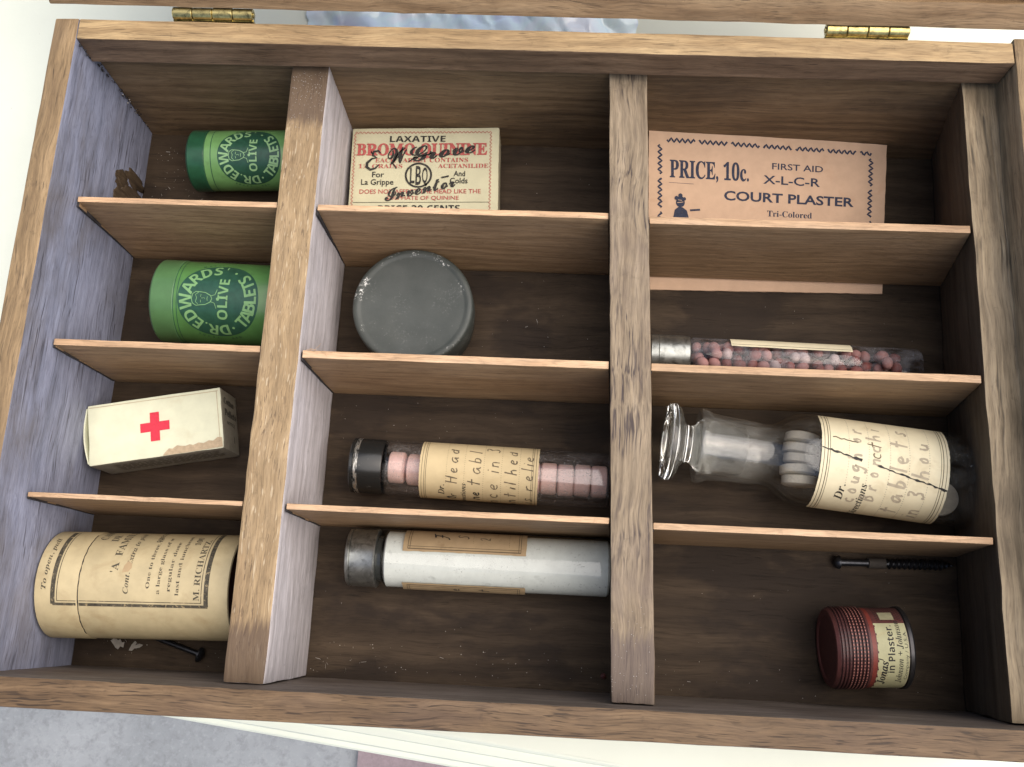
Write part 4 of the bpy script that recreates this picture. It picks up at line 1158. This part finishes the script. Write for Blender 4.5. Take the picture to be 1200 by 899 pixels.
text(mb, et, "COURT PLASTER", -40.6, -24.6, 3.8, M_navy, 'sans', w=55, fat=.025)
text(mb, et, "Tri-Colored", -40.2, -31.2, 2.5, M_navy, 'serif', w=19)
line(mb, et, (-91.5, -20.4), (-81, -20.6), .14, M_navy)
disc(mb, et, -86.6, -28.4, 1.9, M_navy, INK, 2, 20)
patch(mb, et, [(-88.5, -27.4), (-87.6, -26.0), (-86.0, -25.8), (-84.8, -26.6), (-84.9, -27.6), (-86.4, -28.0)], M_navy, INK * 2)
patch(mb, et, [(-89.6, -34.5), (-89.0, -31.4), (-87.4, -30.2), (-85.6, -30.3), (-83.8, -31.6), (-83.0, -34.5)], M_navy)
disc(mb, et, -88.3, -26.6, .8, M_navy, INK * 3, 1, 12); disc(mb, et, -84.9, -26.9, .7, M_navy, INK * 3, 1, 12); disc(mb, et, -86.6, -25.6, .9, M_navy, INK * 3, 1, 12)
line(mb, et, (-88.0, -28.6), (-85.4, -28.2), .22, M_env, INK * 4); line(mb, et, (-87.6, -27.4), (-86.0, -27.6), .2, M_env, INK * 4)
line(mb, et, (-82.5, -31.4), (-78.2, -31.0), .8, M_navy)
o = mb.build("envelope")
tag(o, "salmon court plaster envelope with navy zigzag border propped on the dark floor", "envelope")

# ------------------------------------------------------------------ red ribbed plaster spool tin
ZX0 = 284.0
zt = empty("plaster_tin", (ZX0, -221.8 + .0524 * ZX0, 0.05), 3.0, "small brick red ribbed tin with a cream plaster label lying on its side", "tin")
zt.scale = (0.91, 1, 1)
R = 14.5
mb = MB()
pr = [(0.7, .01), (0.7, R - 3.2), (0.2, R - 2.8), (0.0, R - 2.0), (0.3, R - 1.0), (1.4, R - .3)]
for i in range(8):
    x = 1.8 + i * 1.32
    pr += [(x, R - .45), (x + .3, R), (x + .85, R), (x + 1.1, R - .4)]
pr += [(12.6, R - .2), (12.8, R - .8)]
mb.lathe(pr[:6], M_redbrown, R, seg=96); mb.lathe(pr[5:], M_darkred, R, seg=96)
mp = cylmap(R, R, 0)
for i in range(8):
    x = 2.37 + i * 1.32
    n = 74
    for k in range(n):
        a = 2 * pi * R * k / n
        patch(mb, mp, [(a - .3, -x - .2), (a + .3, -x - .2), (a + .3, -x + .2), (a - .3, -x + .2)], M_salmon if i > 2 else M_redbrown)
mb.build("lid", zt)
mb = MB()
mb.lathe([(12.6, R - .6), (27.6, R - .6), (27.8, R - .1), (29.0, R), (29.6, R - .4), (29.8, R - 1.4), (29.2, R - 2.4), (29.2, .01)], M_rimdark, R, seg=96)
R2 = R - .55
mp = cylmap(R2, R, -4)
sheet(mb, mp, -40, 40, -27.4, -12.8, 90, 6, M_redbrown, .02)
sheet(mb, mp, -38, 38, -15.2, -13.6, 80, 2, M_bred, .035)
def scallop(m, lift, grow=0.0):
    pts = []
    for i in range(40):
        s = -20 + i * 30 / 39.0
        pts.append((s, -(15.2 - grow + .7 * abs(sin(i * .8)))))
    for i in range(10):
        pts.append((10.3 + .6 * sin(i) + grow, -(16 + i * 1.15)))
    pts += [(s, -27.3) for s in (8, 4, 0, -4, -8, -12, -16, -20)]
    ctr = []
    for a, b in zip(pts, pts[1:]): pass
    # strips so that the sheet follows the barrel
    for i in range(39):
        s0, s1 = pts[i][0], pts[i + 1][0]
        sheet(mb, mp, s0, s1, -27.3, max(pts[i][1], pts[i + 1][1]), 1, 4, m, lift)
scallop(M_zlabel, .05)
for i in range(34):
    for j in range(12):
        s = 11 + i * .55; a = 17.0 + j * .9
        if (i + j) % 2 == 0: patch(mb, mp, [(s, -a), (s + .45, -a - .1), (s + .5, -a - .6), (s, -a - .6)], M_black if 12 < s < 26 else M_darkred, .06)
sheet(mb, mp, 11.5, 15.5, -24.0, -18.6, 4, 4, M_olive, .1)
text(mb, mp, "Jonas", -8.6, -17.5, 2.9, M_black, 'bitalic', w=10.5, rot=-4, fat=.015)
ribbon(mb, mp, [(-9, -19.4), (-5.5, -18.9), (-3.0, -17.2), (-2.6, -15.6)], .35, M_black)
text(mb, mp, "in Plaster.", 0.6, -20.6, 2.5, M_black, 'bold', w=17)
text(mb, mp, "Johnson + Johnson", -1.0, -23.8, 2.3, M_black, 'bitalic', w=24)
text(mb, mp, "Company / U.S.A.", -2.0, -26.3, 1.2, M_black, 'sans', w=18)
mb.build("body", zt)

# ------------------------------------------------------------------ screw, nail, flakes, crumb, dust
sc = empty("wood_screw", (291.0, -175.3, 0.0), 1.0, "blackened round headed wood screw lying beside the front right partition", "screw")
mb = MB()
zc = 2.7
mb.lathe([(0, .01), (0.1, .9), (.5, 1.7), (1.2, 2.3), (2.1, 2.6), (2.5, 2.55), (2.6, 1.4), (13, 1.3)], M_iron, zc, seg=32)
mb.build("head", sc)
mb = MB(); mb.lathe([(13.0, 1.2), (13.2, 1.9), (19.5, 2.0), (19.8, 1.4), (19.8, .01)], M_collar, zc, seg=28); mb.build("collar", sc)
mb = MB()
vs, fs = [], []
N, SEG = 13 * 24, 3
pts = []
for i in range(N + 1):
    a = 2 * pi * i / 24; x = 19.6 + 25.0 * i / N
    tp = 1.0 if i < N * .82 else 1 - (i / N - .82) / .18 * .8
    for dx, r in ((-.75, 1.15), (0.0, 2.15), (.75, 1.15)):
        vs.append((x + dx, r * tp * sin(a), zc + r * tp * cos(a)))
for i in range(N):
    for k in range(2):
        fs.append((i * 3 + k, i * 3 + k + 1, (i + 1) * 3 + k + 1, (i + 1) * 3 + k))
mb.add(vs, fs, M_iron)
mb.lathe([(19.5, 1.2), (41, 1.15), (45.4, .05)], M_iron, zc, seg=20)
mb.build("thread", sc)

na = empty("small_nail", (51.8, -221.5, 0.0), 0, "short black nail with a round head beneath the yellowed paper tube", "nail")
na.rotation_euler = (0, 0, radians(163.5))
mb = MB(); mb.lathe([(-.2, .01), (-.2, 1.2), (0.3, 2.4), (0.9, 2.9), (1.5, 2.9), (1.8, 1.0)], M_iron, 2.9, seg=32); mb.build("head", na)
mb = MB(); mb.lathe([(1.6, 1.0), (24, .95), (29, .05)], M_iron, 2.6, seg=20); o = mb.build("shank", na)

def flake(pts, loc, label):
    mb = MB()
    n = len(pts)
    up_ = [(x, y, .35 + .25 * sin(x)) for x, y in pts]; dn = [(x, y, .1 + .25 * sin(x)) for x, y in pts]
    mb.add(up_ + dn, [tuple(range(n)), tuple(range(2 * n - 1, n - 1, -1))] + [(i, (i + 1) % n, (i + 1) % n + n, i + n) for i in range(n)], M_flake)
    o = mb.build("paper_flake", smooth=0); o.location = Vector(loc) * S
    tag(o, label, "paper flake", "paper flakes on the box floor")
flake([(-3, 1.2), (-1.6, 2.2), (0, 1.4), (.8, 2.0), (1.6, .6), (2.6, .9), (2.4, -1.2), (1.2, -.8), (.4, -2.0), (-.8, -1.4), (-1.8, -.2)], (17.2, -218.9, 0.05), "broad jagged grey paper flake below the yellowed paper tube")
flake([(-2.6, -1.8), (-1.8, .4), (-.6, 1.8), (.2, 1.2), (-.4, .2), (1.4, .9), (2.8, .5), (1.6, -.6), (-.6, -1.0), (-1.4, -1.9)], (24.4, -219.3, 0.05), "thin forked grey paper flake between the broad flake and the nail")

bm = bmesh.new(); bmesh.ops.create_icosphere(bm, subdivisions=2, radius=1.1 * S)
for v in bm.verts: v.co *= 1 + .3 * noise.noise(v.co * 2000)
me = bpy.data.meshes.new("red_crumb"); bm.to_mesh(me); bm.free(); me.materials.append(M_redbrown)
o = link_mesh("red_crumb", me); o.location = (.2046, -.2215, .0009)
tag(o, "tiny dark red crumb on the floor against the weathered divider", "crumb")

random.seed(17)
mb = MB()
def speck(x, y, z, r, fib=False):
    if fib:
        a = random.uniform(0, pi); L = random.uniform(.8, 2.4)
        p = [(x + L * cos(a) * t + .2 * sin(t * 5), y + L * sin(a) * t, z + .15 + .2 * t) for t in (0, .3, .6, 1)]
        for q, w in zip(p[:-1], p[1:]):
            mb.add([(q[0], q[1], q[2]), (w[0], w[1], w[2]), (w[0] + .06, w[1] + .1, w[2] + .08), (q[0] + .06, q[1] + .1, q[2] + .08)], [(0, 1, 2, 3)], M_dust)
    else:
        vs = [(x + r * a * random.uniform(.5, 1), y + r * b * random.uniform(.5, 1), z + r * .6 + r * .6 * c) for a, b, c in ((1, 0, 0), (-1, 0, 0), (0, 1, 0), (0, -1, 0), (0, 0, 1), (0, 0, -1))]
        mb.add(vs, [(0, 2, 4), (2, 1, 4), (1, 3, 4), (3, 0, 4), (2, 0, 5), (1, 2, 5), (3, 1, 5), (0, 3, 5)], M_dust)
for (x0, x1, y0, y1, n, rm) in ((93, 203, -226, -214, 75, .26), (93, 203, -214, -195, 10, .22), (222, 336, -226, -214, 35, .22), (222, 336, -210, -176, 14, .2), (4, 26, -45, -6, 90, .28), (2, 74, -226, -214, 40, .2), (205 + 16, 330, -108, -72, 30, .2), (93, 200, -135, -118, 25, .2), (150, 200, -108, -64, 25, .22), (150, 200, -50, -6, 15, .2)):
    for i in range(n):
        x, y = random.uniform(x0, x1), random.uniform(y0, y1)
        speck(x, y, .03, random.uniform(.06, rm) * random.choice((.6, 1, 1)), random.random() < .05)
for i in range(150):
    y = random.triangular(-30, -1, -4)
    speck(random.uniform(77.5, 90.3), y, HD + .05, random.uniform(.07, .2))
for i in range(60):
    speck(random.uniform(204, 217), random.triangular(-227, -195, -222), HD + .1, random.uniform(.05, .2))
for i in range(7):
    a = (0.4, 0.2, -0.3, .9, 1.2, -.6, .1)[i]
    x, y = 92.2 + i * 1.2, -113.6 + .3 * (i % 3)
    p = [(x + 3.4 * t * cos(a), y + 3.4 * t * sin(a), HP + .2 + 1.4 * sin(t * pi) * .6) for t in (0, .25, .5, .75, 1)]
    for q, w in zip(p[:-1], p[1:]):
        mb.add([q, w, (w[0] + .05, w[1] + .14, w[2] + .1), (q[0] + .05, q[1] + .14, q[2] + .1)], [(0, 1, 2, 3)], M_card_edge)
o = mb.build("dust", smooth=0)
tag(o, "pale dust grains and fibres scattered over the box floor and dividers", "dust", kind="stuff")
